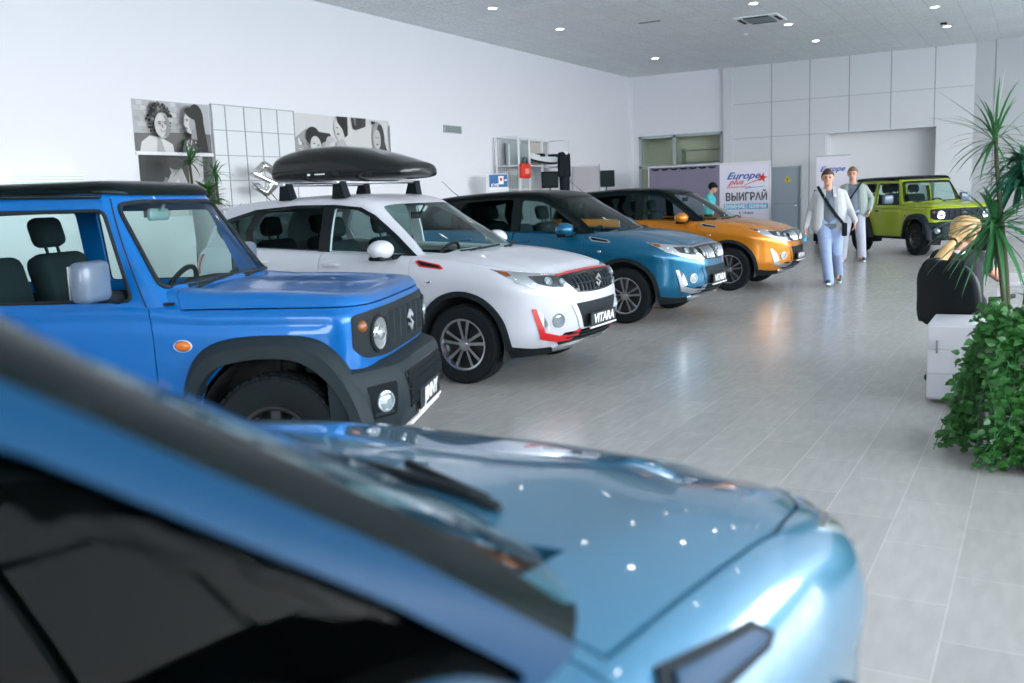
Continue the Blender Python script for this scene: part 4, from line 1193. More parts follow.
# ------------------------------------------------------------------ ceiling fittings
M_lamp = mat('downlight_glow', (1, 1, 1), .5, emit=(1, .93, .84), es=28)
M_lring = mat('downlight_ring', (.75, .77, .79), .35)
def place(x): return {-9.85: 'left', -5.42: 'middle', -2.28: 'right', 1.6: 'outer'}[x]
lab = {(-9.85, 17.25): 'first round downlight along the left wall, nearest the top edge', (-9.85, 20.3): 'round downlight second from the photographs along the left wall', (-9.85, 26.4): 'round downlight closest to the far left corner of the ceiling',
       (-5.42, 20.35): 'round downlight just in front of the ceiling air cassette', (-5.42, 23.45): 'round downlight touching the far side of the air cassette', (-5.42, 26.47): 'round downlight between the air cassette and the far wall',
       (-2.28, 23.5): 'round downlight in front of the small black ceiling spotlight', (-2.28, 26.4): 'round downlight nearest the far wall beside the black spotlight'}
dl0 = None
for x in (-9.85, -5.42, -2.28, 1.6):
    for k in range(11):
        y = {-9.85: 17.25, -5.42: 20.35, -2.28: 23.47, 1.6: 23.47}[x]
        y0 = y + 3.07 * (k - 7)
        if y0 > 27 or y0 < -8 or (x < -9 and 23 < y0 < 24): continue
        key = min(lab, key=lambda q: abs(q[0] - x) + abs(q[1] - y0)); near = abs(key[0] - x) + abs(key[1] - y0) < .25
        L_ = lab[key] if near else 'round ceiling downlight out of the picture, over the parked cars'
        if dl0 is None:
            t = thing('downlight', (x, y0, HC), 0, L_, 'light', 'round ceiling downlights')
            m = MB(); m.lathe([(.085, .0), (.088, -.012), (.118, -.012), (.122, 0)], 28); m.build('ring', M_lring, t, True, 40)
            m = MB(); m.lathe([(.001, -.006), (.086, -.006)], 28); m.build('diffuser', M_lamp, t)
            dl0 = t
        else:
            t = tree_copy(dl0); t.location = (x, y0, HC)
        t['label'] = L_
# a strip of stronger light seen obliquely near the top edge
t = thing('ceiling_spotlight', (-2.3, 25.9, HC), 0, 'small black ceiling spotlight between two downlights at the right', 'light')
m = MB(); m.rbox((-.07, -.05, -.05), (.07, .05, 0), .01, 2); m.build('housing', M_blackmat, t)
m = MB(); m.lathe([(.001, -.056), (.035, -.056), (.035, -.05)], 16); m.build('lens', M_chrome, t)
t = thing('ceiling_vent', (-5.76, 22.2, HC), 0, 'square grey air-conditioning cassette set in the ceiling', 'air vent')
m = MB(); m.box((-.48, -.48, -.03), (.48, .48, -.002)); m.build('casing', M_lring, t)
m = MB()
for k in range(9): m.box((-.30, -.30 + k * .066, -.045), (.30, -.27 + k * .066, -.03))
m.build('grille', mat('vent_grey', (.20, .25, .26), .5), t)
for a, b in (((-.44, -.28, -.042), (-.37, .28, -.03)), ((.37, -.28, -.042), (.44, .28, -.03)), ((-.28, -.44, -.042), (.28, -.37, -.03)), ((-.28, .37, -.042), (.28, .44, -.03))):
    m = MB(); m.box(a, b); m.build('air_slot', M_blackmat, t)
t = thing('smoke_detector', (-6.6, 24.1, HC), 0, 'small round smoke detector on the ceiling beyond the air cassette', 'smoke detector')
m = MB(); m.lathe([(.001, -.04), (.035, -.04), (.055, -.02), (.06, 0)], 20); m.build('cap', M_lring, t, True, 40)
t = thing('ceiling_speaker_grille', (-7.9, 20.9, HC), .0, 'narrow dark slot grille in the ceiling left of the air cassette', 'air vent')
m = MB(); m.box((-.25, -.05, -.012), (.25, .05, 0)); m.build('slot', mat('vent_grey', (.2, .25, .26), .5), t)
t = thing('wall_vent', (XL, 19.11, 3.175), 0, 'small grey louvred vent high on the left wall', 'air vent')
m = MB(); m.box((0, -.38, -.085), (.03, .38, .085)); m.build('frame', M_alu, t)
for k in range(4):
    m = MB(); m.box((.03, -.33, -.065 + k * .036), (.045, .30, -.045 + k * .036)); m.build('louvre', mat('vent_grey', (.2, .25, .26), .5), t)

# ------------------------------------------------------------------ flat artwork helper (art lies on plane x = XL, u -> +Y, v -> +Z)
GREY = {}
def g_(v, tint=(1, 1, 1)):
    v = v ** 1.3
    k = (round(v, 3), tint)
    if k not in GREY: GREY[k] = mat('print_tone_%d_%d' % (round(v * 1000), len(GREY)), tuple(v * t_ for t_ in tint), .45)
    return GREY[k]
class Art:
    def __init__(s, M, w, h, base): s.M, s.w, s.h = M, w, h; s.v = []; s.f = []; s.mi = []; s.mats = []; s.n = 0; s.poly([(0, 0), (w, 0), (w, h), (0, h)], base)
    def poly(s, pts, m):
        s.n += 1; b = len(s.v); z = s.n * .00035
        s.v += [s.M @ V((min(max(x, 0), s.w), min(max(y, 0), s.h), z)) for x, y in pts]; s.f.append(tuple(range(b, b + len(pts))))
        if m not in s.mats: s.mats.append(m)
        s.mi.append(s.mats.index(m))
    def ell(s, cx, cy, rx, ry, m, rot=0, a0=0, a1=2 * PI, n=22):
        c, sn = math.cos(rot), math.sin(rot); P_ = []
        for k in range(n):
            a = a0 + (a1 - a0) * k / n; x, y = rx * math.cos(a), ry * math.sin(a); P_.append((cx + c * x - sn * y, cy + sn * x + c * y))
        s.poly(P_, m)
    def build(s, name, parent=None):
        me = bpy.data.meshes.new('a'); me.from_pydata([tuple(q) for q in s.v], [], s.f); me.update()
        o = link(name, me, s.mats, parent)
        for p, i in zip(me.polygons, s.mi): p.material_index = i
        return o
def on_left_wall(y, z, off=.002): return frame((XL + off, y, z), (0, 1, 0), (0, 0, 1))
R_ = random.Random(3)
def portrait_child(A, cx, cy, s):
    for k in range(260):
        a = R_.uniform(0, 2 * PI); r = s * .27 * math.sqrt(R_.uniform(0.12, 1)); A.ell(cx + r * math.cos(a), cy + .10 * s + r * 1.15 * math.sin(a), s * .026, s * .026, g_(R_.choice([.02, .04, .07, .14, .30])), n=6)
    A.ell(cx + .01 * s, cy - .03 * s, .185 * s, .24 * s, g_(.50)); A.ell(cx + .09 * s, cy - .04 * s, .10 * s, .20 * s, g_(.34)); A.ell(cx - .04 * s, cy - .03 * s, .135 * s, .21 * s, g_(.60))
    for k in range(46):
        a = R_.uniform(.35, PI - .35); A.ell(cx + .22 * s * math.cos(a), cy + .13 * s + .10 * s * math.sin(a), s * .026, s * .026, g_(R_.choice([.02, .06, .16])), n=6)
    for dx in (-.065, .06): A.ell(cx + dx * s, cy + .0 * s, .028 * s, .012 * s, g_(.06)); A.ell(cx + dx * s, cy + .035 * s, .04 * s, .010 * s, g_(.14))
    A.poly([(cx - .01 * s, cy), (cx + .03 * s, cy - .07 * s), (cx - .02 * s, cy - .075 * s)], g_(.38))
    A.ell(cx, cy - .125 * s, .055 * s, .022 * s, g_(.10)); A.ell(cx, cy - .12 * s, .042 * s, .010 * s, g_(.85))
def portrait_woman(A, cx, cy, s, flip=1):
    A.ell(cx + .10 * s * flip, cy + .02 * s, .22 * s, .34 * s, g_(.03), rot=-.15 * flip); A.poly([(cx + .02 * s * flip, cy + .2 * s), (cx + .30 * s * flip, cy + .15 * s), (cx + .40 * s * flip, cy - .62 * s), (cx + .12 * s * flip, cy - .60 * s)], g_(.035))
    A.ell(cx - .05 * s * flip, cy - .02 * s, .135 * s, .21 * s, g_(.58), rot=.1 * flip); A.ell(cx + .02 * s * flip, cy - .06 * s, .08 * s, .15 * s, g_(.40))
    A.ell(cx + .04 * s * flip, cy + .17 * s, .19 * s, .11 * s, g_(.035), rot=-.3 * flip)
    A.poly([(cx - .17 * s * flip, cy + .0), (cx - .215 * s * flip, cy - .06 * s), (cx - .15 * s * flip, cy - .07 * s)], g_(.55))
    A.ell(cx - .11 * s * flip, cy + .02 * s, .03 * s, .010 * s, g_(.05)); A.ell(cx - .11 * s * flip, cy + .05 * s, .04 * s, .010 * s, g_(.12)); A.ell(cx - .14 * s * flip, cy - .125 * s, .035 * s, .014 * s, g_(.16))
    A.poly([(cx + .0, cy - .15 * s), (cx + .10 * s * flip, cy - .1 * s), (cx + .12 * s * flip, cy - .35 * s), (cx - .04 * s * flip, cy - .33 * s)], g_(.34))
# upper picture: curly child and long-haired woman
A = Art(on_left_wall(10.11, 2.46), 1.53, .78, g_(.50, (.97, 1, 1.04)))
for i in range(6):
    for j in range(7):
        if (i * 7 + j) % 3: A.poly([(.02 + j * .13 + (i % 2) * .06, .30 + i * .08), (.13 + j * .13 + (i % 2) * .06, .30 + i * .08), (.13 + j * .13 + (i % 2) * .06, .365 + i * .08), (.02 + j * .13 + (i % 2) * .06, .365 + i * .08)], g_(R_.choice([.44, .56, .62])))
A.poly([(0, 0), (1.53, 0), (1.53, .30), (1.2, .32), (.0, .27)], g_(.20))
A.poly([(.08, 0), (.12, .14), (.28, .24), (.50, .22), (.72, .12), (.74, 0)], g_(.66)); A.poly([(.40, .0), (.43, .2), (.50, .2), (.56, 0)], g_(.45))
portrait_child(A, .46, .42, .82)
A.poly([(.80, 0), (.86, .16), (1.0, .24), (1.22, .12), (1.3, 0)], g_(.12))
for k in range(40): A.ell(R_.uniform(.88, 1.12), R_.uniform(.02, .18), .012, .018, g_(R_.choice([.5, .3, .6])), n=6)
portrait_woman(A, 1.02, .47, .80)
o = A.build('wall_picture'); tag(o, 'black and white poster of a curly-haired child beside a long-haired woman', 'poster')
A = Art(on_left_wall(10.15, 1.45), 1.50, .96, g_(.075, (.9, 1, 1)))
A.poly([(.95, 0), (.98, .96), (1.28, .96), (1.26, 0)], g_(.52)); A.poly([(.30, 0), (.42, .40), (.62, .70), (.82, .78), (1.0, .36), (1.24, .05), (1.24, 0)], g_(.46)); A.poly([(.52, .0), (.60, .45), (.74, .6), (.86, .3), (.9, 0)], g_(.62)); A.ell(.70, .80, .12, .16, g_(.40)); A.ell(.70, .86, .16, .13, g_(.10))
A.poly([(.3, .25), (.48, .62), (.54, .60), (.38, .22)], g_(.25)); A.poly([(1.36, 0), (1.38, .96), (1.5, .96), (1.5, 0)], g_(.14))
o = A.build('wall_picture'); tag(o, 'dark poster of a seated figure below the child and woman poster', 'poster')
m = MB(); m.box((XL, 10.10, 2.405), (XL + .035, 11.66, 2.445)); o = m.build('poster_rail', M_whitemetal); tag(o, 'thin white rail between the two stacked wall posters', 'rail')
# white gridded display panel
t = thing('grid_panel', (XL + .012, 11.66, 0), 0, 'tall white display panel with a dark square grid between the posters', 'display panel')
m = MB(); m.box((0, 0, .02), (.03, 2.0, 3.26)); m.build('board', mat('panel_white', (.66, .68, .70), .3), t)
m = MB()
for y in (.0, .30, .735, 1.14, 1.55, 1.985): m.box((.03, y, .02), (.040, y + .016, 3.26))
for k in range(8): m.box((.03, 0, 3.25 - k * .415), (.038, 2.0, 3.264 - k * .415))
m.build('grid_lines', mat('grid_grey', (.30, .33, .35), .5), t)
# wide poster: embracing couple and laughing girl
A = Art(on_left_wall(13.70, 2.34), 2.92, .90, g_(.66))
A.poly([(0, 0), (.0, .45), (.3, .62), (.7, .5), (1.0, 0)], g_(.40))
for k in range(60): A.ell(R_.uniform(.05, .95), R_.uniform(0, .42), .03, .04, g_(R_.choice([.12, .3, .5, .7])), n=7)
A.ell(.48, .50, .20, .17, g_(.045)); A.poly([(.38, .6), (.98, .56), (1.02, .48), (.62, .32)], g_(.05)); A.ell(.55, .33, .15, .17, g_(.60), rot=.3); A.ell(.50, .36, .03, .012, g_(.08)); A.ell(.62, .33, .03, .012, g_(.08)); A.ell(.57, .24, .05, .02, g_(.2))
A.ell(.98, .42, .13, .09, g_(.55)); A.poly([(.95, .0), (.92, .34), (1.10, .42), (1.2, .0)], g_(.62))
A.ell(1.28, .66, .17, .22, g_(.62)); A.poly([(1.20, .90), (1.22, .78), (1.36, .66), (1.42, .50), (1.52, .55), (1.54, .90)], g_(.04)); A.ell(1.20, .68, .03, .012, g_(.07)); A.ell(1.22, .56, .04, .018, g_(.2)); A.poly([(1.08, .0), (1.14, .40), (1.36, .48), (1.6, .2), (1.62, 0)], g_(.50)); A.poly([(1.22, 0), (1.26, .30), (1.36, .3), (1.4, 0)], g_(.24))
A.poly([(1.66, .90), (1.70, .68), (1.80, .66), (2.10, .74), (2.12, .90)], g_(.07)); A.poly([(1.72, .9), (1.74, .76), (1.80, .75), (1.80, .9)], g_(.22))
A.poly([(2.30, .86), (2.44, .86), (2.44, .80), (2.30, .80)], g_(.06))
A.ell(2.50, .52, .20, .34, g_(.40)); A.ell(2.58, .50, .14, .32, g_(.10)); A.ell(2.47, .50, .12, .20, g_(.55)); A.poly([(2.55, .35), (2.70, .5), (2.86, .12), (2.88, 0), (2.6, 0)], g_(.12)); A.ell(2.43, .54, .02, .012, g_(.05)); A.ell(2.50, .54, .02, .012, g_(.05)); A.ell(2.46, .40, .04, .018, g_(.2)); A.poly([(2.30, 0), (2.36, .24), (2.6, .26), (2.66, 0)], g_(.60)); A.poly([(2.88, 0), (2.88, .8), (2.92, .8), (2.92, 0)], g_(.3))
o = A.build('wall_picture'); tag(o, 'wide black and white poster of an embracing couple and a girl', 'poster')
# foil sign in the shape of the badge, on a stick
t = thing('foil_emblem_balloon', (-11.65, 12.35, 0), 0, 'silver foil balloon shaped like the angular S badge on a thin stick', 'balloon')
e = MB(); P_ = [V((x - .5, y - .5, 0)) for x, y in S_EMBLEM]
bm = bmesh.new(); mm = MB(); mm.prism([V((p.x * .60, p.y * .62, 0)) for p in P_][::-1], (0, 0, 1), -.05, .05); me = mm.mesh(); bm.from_mesh(me)
bmesh.ops.bevel(bm, geom=list(bm.edges), offset=.022, segments=3, affect='EDGES')
me = bm_to(bm, True); me.transform(frame((0, 0, 2.02), (.35, .93, .02), (0, -.02, 1)))
M_foil = mat('silver_foil', (.80, .82, .80), .14, 1.0); link('foil', me, M_foil, t)
m = MB(); m.tube([(0, .10, 1.80), (.06, .42, 1.45), (.10, .52, .04)], .008, 6); m.build('stick', M_plastic, t, True)
m = MB(); m.lathe([(.001, .04), (.13, .03), (.14, 0)], 20, Matrix.Translation((.10, .52, 0))); m.build('base', M_plastic, t, True, 40)
# ------------------------------------------------------------------ things along the left wall and at the far end
# wire rack
t = thing('wire_rack', (-11.70, 0, 0), 0, 'tall white wire display rack against the left wall behind the teal car', 'rack')
y0, y1, zt = 20.95, 23.85, 3.06
for x, y in ((-.32, y0), (-.32, y1), (.32, y0), (.32, y0 + .55), (.32, y0 + 1.25), (.32, y1), (-.32, y0 + 1.25)):
    m = MB(); m.box((x - .02, y - .02, 0), (x + .02, y + .02, zt)); m.build('post', M_whitemetal, t)
for z in (.45, 1.1, 1.76, 2.34, 3.05):
    m = MB()
    m.box((-.32, y0, z - .012), (-.30, y1, z + .012)); m.box((.30, y0, z - .012), (.32, y1, z + .012)); m.box((-.32, y0, z - .012), (.32, y0 + .02, z + .012)); m.box((-.32, y1 - .02, z - .012), (.32, y1, z + .012))
    if z < 3:
        for k in range(26): yy = y0 + (y1 - y0) * (k + .5) / 26; m.box((-.32, yy - .004, z - .004), (.32, yy + .004, z + .004))
    m.build('wire_shelf', M_whitemetal, t)
m = MB()
for k in range(20): zz = 1.8 + k * .064; m.box((-.335, y0, zz), (-.325, y1, zz + .006))
for k in range(30): yy = y0 + k * (y1 - y0) / 29; m.box((-.335, yy, 1.8), (-.325, yy + .006, 3.05))
m.build('back_mesh', M_alu, t)
M_kraft = mat('grey_board', (.46, .45, .40), .7)
m = MB(); m.rbox((-.06, -.42, 0), (.06, .42, .62), .01, 1); o = m.build('storage_board', M_kraft); o.location = (-11.92, 22.9, 2.37); tag(o, 'beige board standing on the top shelf of the wire rack', 'board')
m = MB(); m.rbox((-.05, -.50, 0), (.05, .50, .56), .01, 1); o = m.build('storage_board', M_alu); o.location = (-11.92, 21.85, 2.37); tag(o, 'grey panel on the top rack shelf behind the red bag', 'board')
# car bumper on the shelf
t = thing('spare_bumper', (-11.45, 22.25, 2.36), 0, 'silver and black car bumper lying on the rack shelf', 'car part')
def arc_strip(r, y0_, z0, z1, th, a0, a1, n=22):
    vs = []
    for k in range(n + 1):
        a = lerp(a0, a1, k / n); c, s = math.cos(a), math.sin(a); sag = .10 * math.sin(PI * k / n)
        for rr, z in ((r, z0 - sag), (r, z1 - sag), (r - th, z1 - sag), (r - th, z0 - sag)): vs.append(V((rr * c * .45, rr * s, z)))
    fs = [(4 * i + j, 4 * i + (j + 1) % 4, 4 * i + 4 + (j + 1) % 4, 4 * i + 4 + j) for i in range(n) for j in range(4)] + [(0, 1, 2, 3), (4 * n + 3, 4 * n + 2, 4 * n + 1, 4 * n)]
    q = MB(); q.add(vs, fs); return q
arc_strip(.70, 0, .14, .30, .05, -1.35, 1.35).build('bumper_skin', mat('grey_bumper_paint', (.50, .52, .54), .4), t, True, sharp=40)
arc_strip(.72, 0, .10, .16, .05, -1.35, 1.35).build('lower_strip', M_blackmat, t, True, sharp=40)
for s in (-1, 1):
    m = MB(); m.rbox((.06, s * .38 - .09, .20), (.30, s * .38 + .09, .28), .02, 2); m.build('lamp_recess', M_blackmat, t, True, 40)
# red bag
t = thing('shoulder_bag', (-11.30, 21.1, 2.02), 0, 'small red bag hanging on the front of the wire rack', 'bag')
m = MB(); m.rbox((-.06, -.22, 0), (.06, .22, .36), .04, 3); m.build('body', mat('bag_red', (.62, .03, .012), .6), t, True, 50)
m = MB(); m.tube([(0, -.12, .34), (0, -.08, .50), (0, .08, .50), (0, .12, .34)], .012, 6); m.build('strap', M_blackmat, t, True)
m = MB(); m.rbox((.055, -.10, .10), (.068, .10, .24), .01, 1); m.build('pocket', mat('bag_pocket', (.75, .25, .2), .6), t)
# hanging work suit
t = thing('hanging_work_suit', (-11.20, 23.12, 0), 0, 'black work jacket and trousers hanging on the right end of the rack', 'clothes')
m = MB(); m.tube([(0, 0, 2.80), (0, .03, 2.86), (0, 0, 2.90), (0, -.02, 2.86)], .008, 6); m.tube([(0, -.2, 2.70), (0, 0, 2.80), (0, .2, 2.70)], .010, 6); m.build('hanger', M_whitemetal, t, True)
def soft(segs, voxel=.015, smooth=3):
    q = MB()
    for p0_, r0, p1_, r1 in segs:
        p0_, p1_ = V(p0_), V(p1_); n_ = max(2, int((p1_ - p0_).length / max(min(r0, r1) * .6, .01)))
        q.tube([p0_.lerp(p1_, k / n_) for k in range(n_ + 1)], [lerp(r0, r1, k / n_) for k in range(n_ + 1)], 12)
        q.sphere(p0_, r0, seg=12, rings=8); q.sphere(p1_, r1, seg=12, rings=8)
    def fn(o):
        r = o.modifiers.new('r', 'REMESH'); r.mode = 'VOXEL'; r.voxel_size = voxel; r.use_smooth_shade = True
        s_ = o.modifiers.new('s', 'SMOOTH'); s_.factor = .5; s_.iterations = smooth
    return with_mods(q.mesh(), fn)
me = soft([((0, -.12, 2.60), .10, (0, .12, 2.60), .10), ((0, -.12, 2.60), .11, (0, -.11, 2.12), .13), ((0, .12, 2.60), .11, (0, .11, 2.12), .13), ((0, -.22, 2.62), .075, (0, -.27, 2.10), .06), ((0, .22, 2.62), .075, (0, .27, 2.10), .06)]); link('jacket', me, M_blackmat, t)
me = soft([((0, -.09, 2.12), .11, (0, -.10, 1.45), .08), ((0, .09, 2.12), .11, (0, .10, 1.45), .08), ((0, -.08, 2.1), .11, (0, .08, 2.1), .11)]); link('trousers', me, M_blackmat, t)
m = MB(); m.rbox((.02, -.10, 2.58), (.09, .10, 2.72), .03, 2); m.build('collar', M_whiteprint, t, True, 50)
# loudspeakers on stands
def speaker(x, y, rz, L_, s=.42):
    t = thing('loudspeaker', (x, y, 0), rz, L_, 'loudspeaker', 'black loudspeakers on stands')
    m = MB(); m.rbox((-s / 2, -s / 2, 1.76), (s / 2, s / 2, 1.76 + s * .98), .02, 2); m.build('cabinet', M_blackmat, t, True, 40)
    m = MB(); m.rbox((-s * .44, -s / 2 - .012, 1.79), (s * .44, -s / 2, 1.74 + s * .95), .008, 1); m.build('front_grille', M_plastic, t)
    m = MB(); m.tube([(0, 0, .35), (0, 0, 1.77)], .02, 10); m.build('pole', M_blackmat, t, True)
    for k in range(3):
        a = 2 * PI * k / 3; m = MB(); m.tube([(0, 0, .60), (.42 * math.cos(a), .42 * math.sin(a), .012)], .012, 6); m.build('leg', M_blackmat, t, True)
speaker(-10.95, 21.75, .5, 'black loudspeaker on a stand in front of the wire rack')
speaker(-10.75, 24.85, .45, 'black loudspeaker on a stand to the right of the folding screen', .46)
# blue notice on a white box
t = thing('counter_sign', (-11.45, 19.95, 0), .55, 'blue and white notice on a white stand left of the wire rack', 'sign')
m = MB(); m.rbox((-.26, -.10, 0), (.26, .10, 2.13), .01, 1); m.build('white_stand', M_whitemetal, t)
M_sblue = mat('sign_blue', (.02, .13, .33), .4)
A = Art(frame((-.19, -.112, 1.76), (1, 0, 0), (0, 0, 1)), .44, .35, M_sblue); A.poly([(.22, .12), (.34, .12), (.34, .31), (.22, .31)], M_whiteprint); A.poly([(.25, .20), (.31, .20), (.31, .27), (.25, .27)], mat('print_red', (.6, .03, .03), .5)); A.poly([(0, 0), (.44, 0), (.44, .05), (0, .06)], M_whiteprint); A.poly([(.36, .2), (.42, .2), (.42, .23), (.36, .23)], M_whiteprint); sp_ = A.build('notice', t)
tx = text_mesh('KYB', .10, .001, .003); tx.transform(frame((-.06, -.116, 1.86), (1, 0, 0), (0, 0, 1))); link('lettering', tx, M_whiteprint, sp_)
# folding screen / white panel right of the rack
t = thing('folding_screen', (-10.9, 23.75, 0), -.10, 'pale translucent screen panel standing right of the rack', 'screen')
m = MB(); m.box((-.36, 0, .1), (.44, .012, 2.32)); m.build('panel', mat('pale_panel', (.68, .64, .68), .5), t)
m = MB(); m.tube([(-.38, 0, 0), (-.38, 0, 2.33), (.46, 0, 2.36), (.46, 0, 0)], .014, 6); m.build('frame', M_alu, t, True)
# white wall shelf behind the blue car
t = thing('wall_cabinet', (XL, 8.6, 1.93), 0, 'long low white cabinet on the left wall above the blue car roof', 'cabinet')
m = MB(); m.rbox((0, -.9, 0), (.22, .43, .19), .012, 2); m.build('body', M_whitemetal, t, True, 40)
for z in (.05, .09, .13):
    m = MB(); m.box((.22, -.7, z), (.224, .40, z + .012)); m.build('slot', M_alu, t)

# big two-part banner
def at_y(px_, y): pass
t = thing('printed_banner', (-8.30, 27.3, 0), .03, 'large promotional banner, plum on the left and white on the right, before the grey door', 'banner')
bx0, bxm, bx1, bz = -2.10, .05, 1.50, 2.30
m = MB(); m.tube([(bx0, 0, 0), (bx0, 0, bz), (bx1, 0, bz), (bx1, 0, 0)], .022, 8); m.build('frame', M_whitemetal, t, True)
for s in (bx0, bx1):
    m = MB(); m.box((s - .03, -.35, 0), (s + .03, .35, .03)); m.build('foot', M_whitemetal, t)
M_plum = noisy('banner_plum', (.17, .15, .22), (.22, .20, .28), 2, .6)
m = MB(); m.box((bx0 + .03, -.004, .12), (bxm, .004, bz - .02)); m.build('plum_panel', M_plum, t)
M_bwhite = mat('banner_white', (.72, .70, .80), .5)
wp = MB(); wp.box((bxm, -.004, .12), (bx1 - .03, .004, bz - .02)); wp = wp.build('white_panel', M_bwhite, t)
m = MB()
for k in range(7):
    a = bx0 + .10 + k * .285; m.tube([(a, -.010, bz - .06), (a + .09, -.014, bz - .085), (a + .19, -.014, bz - .08), (a + .24, -.010, bz - .06)], [.015, .03, .03, .015], 6)
m.build('swag_edge', M_blackmat, t, True)
M_pblue = mat('print_blue', (.02, .09, .40), .5); M_pred = mat('print_red', (.75, .03, .06), .5); M_pcyan = mat('print_cyan', (.07, .42, .70), .5); M_pdark = mat('print_dark', (.03, .045, .06), .5)
def txt(s, cx, cz, size, m_, par, sx=1, off=.004, shear=0, y=-.008):
    tx = text_mesh(s, size, .0008, off, shear, sx=sx); tx.transform(frame((cx, y, cz), (1, 0, 0), (0, 0, 1))); return link('lettering', tx, m_, par)
cxm = .80
txt('Europe', cxm - .08, 1.93, .27, M_pblue, wp, 1.2, .006, .45)
txt('plus', cxm - .28, 1.76, .21, M_pred, wp, 1.2, .004, .5)
A = MB(); P_ = []
for k in range(10):
    a = PI / 2 + k * PI / 5 - .2; r_ = .15 if k % 2 == 0 else .06; P_.append(V((cxm + .48 + r_ * math.cos(a), -.008, 1.86 + r_ * math.sin(a))))
A.prism(P_, (0, -1, 0), 0, .001)
A.prism([V((cxm + q[0], -.007, q[1])) for q in ((-.10, 1.64), (.40, 1.80), (.44, 1.85), (-.02, 1.68))], (0, -1, 0), 0, .001); A.build('star_print', M_pred, wp)
A = MB(); A.prism([V((cxm + q[0], -.007, q[1])) for q in ((-.02, 1.565), (.56, 1.61), (.56, 1.632), (.0, 1.59))], (0, -1, 0), 0, .001); A.build('underline_print', M_pcyan, wp)
txt('любимая музыка', cxm - .20, 1.62, .075, M_pred, wp, 1.1, .001)
txt('ВЫИГРАЙ', cxm + .02, 1.33, .30, M_pdark, wp, .82, .008)
A = MB(); A.box((cxm - .63, -.008, .985), (cxm + .02, -.005, 1.145)); A.box((cxm + .05, -.008, .985), (cxm + .64, -.005, 1.145)); A.build('blue_band_print', M_pcyan, wp)
txt('ЗИМНИЕ', cxm - .305, 1.06, .15, M_whiteprint, wp, .95, .004, y=-.010); txt('ШИНЫ', cxm + .345, 1.06, .15, M_whiteprint, wp, 1.0, .004, y=-.010)
txt('в эфире', cxm + .02, .88, .10, M_pdark, wp, 1.1, .001)
# roll-up banner behind the walking man and the black stand before it
t = thing('rollup_banner', (-5.22, 28.0, 0), .02, 'narrow white roll-up banner behind the walking man in the open jacket', 'banner')
m = MB(); m.box((-.45, -.003, .08), (.45, .003, 2.38)); pn = m.build('print_panel', M_bwhite, t)
m = MB(); m.rbox((-.47, -.08, 0), (.47, .08, .09), .02, 2); m.build('base', M_alu, t, True, 40)
m = MB(); m.box((-.46, -.012, 2.37), (.46, .012, 2.40)); m.build('top_rail', M_alu, t)
txt('Europe', -.03, 2.02, .20, M_pblue, pn, 1.15, .004, .45); txt('plus', -.16, 1.88, .16, M_pred, pn, 1.15, .003, .5)
t = thing('flight_case', (-5.05, 26.9, 0), .02, 'black upright equipment case behind the walking man', 'case')
m = MB(); m.rbox((-.42, -.25, .08), (.42, .25, 1.46), .02, 2); m.build('body', M_blackmat, t, True, 40)
for a in (-.34, .34):
    for b in (-.18, .18):
        m = MB(); m.lathe([(.001, -.02), (.04, -.02), (.04, .02), (.001, .02)], 14, Matrix.Translation((a, b, .04)) @ Matrix.Rotation(PI / 2, 4, 'Y')); m.build('caster', M_plastic, t, True, 40)

# ------------------------------------------------------------------ reception corner at the right
M_desk = mat('desk_white', (.70, .70, .73), .4)
t = thing('drawer_pedestal', (-.44, 7.36, 0), 0, 'white drawer pedestal in front of the office chair beside the ivy', 'drawer unit')
m = MB(); m.rbox((-.235, -.28, .03), (.32, .28, .56), .006, 2); m.build('body', M_desk, t, True, 40)
for k in range(3):
    m = MB(); m.rbox((-.23, -.286, .045 + k * .17), (.315, -.280, .205 + k * .17), .003, 1); d_ = m.build('drawer', M_desk, t)
m = MB(); m.tube([(-.17, -.30, .45), (-.17, -.305, .36)], .008, 8); m.build('handle', M_seam, t, True)
t = thing('reception_desk', (.65, 8.75, 0), 0, 'long white reception desk the seated woman leans on', 'desk')
m = MB(); m.rbox((-.95, -.45, .705), (1.0, .45, .735), .006, 2); m.build('desk_top', M_desk, t, True, 40)
m = MB(); m.box((-.60, -.40, .0), (.98, -.38, .70)); m.build('front_panel', M_desk, t)
for x in (-.93, .95):
    m = MB(); m.box((x - .02, -.42, 0), (x + .02, .42, .705)); m.build('side_panel', M_desk, t)
# office chair
t = thing('office_chair', (-.50, 8.0, 0), math.radians(-36), 'black office chair with its tall curved back turned to us', 'chair')
vs = []; N_ = 13; Mz = 12
for j in range(Mz + 1):
    z = lerp(.46, .95, j / Mz)
    for i in range(N_ + 1):
        u = lerp(-1, 1, i / N_); tj = j / Mz; wd = .275 * (1 - .12 * tj ** 2) * (max(0, 1 - max(0, (tj - .55) / .47) ** 2.6)) ** .5 * (1 - .12 * max(0, (.25 - tj) / .25) ** 2)
        zz = z - (.05 * (abs(u) ** 3) if j == Mz else 0)
        vs.append(V((u * wd, -.16 - .035 * (1 - u * u) - .06 * (j / Mz) + .03 * math.sin(PI * j / Mz), zz)))
fs = [(j * (N_ + 1) + i, j * (N_ + 1) + i + 1, (j + 1) * (N_ + 1) + i + 1, (j + 1) * (N_ + 1) + i) for j in range(Mz) for i in range(N_)]
q = MB(); q.add(vs, fs); me = solidify(q.mesh(True), .05)
for p in me.polygons: p.use_smooth = True
M_chair = noisy('chair_leather', (.006, .010, .012), (.012, .017, .019), 80, .5, spec=.25)
link('backrest', me, M_chair, t)
m = MB(); m.rbox((-.25, -.20, .43), (.25, .30, .51), .04, 3); m.build('seat', M_chair, t, True, 50)
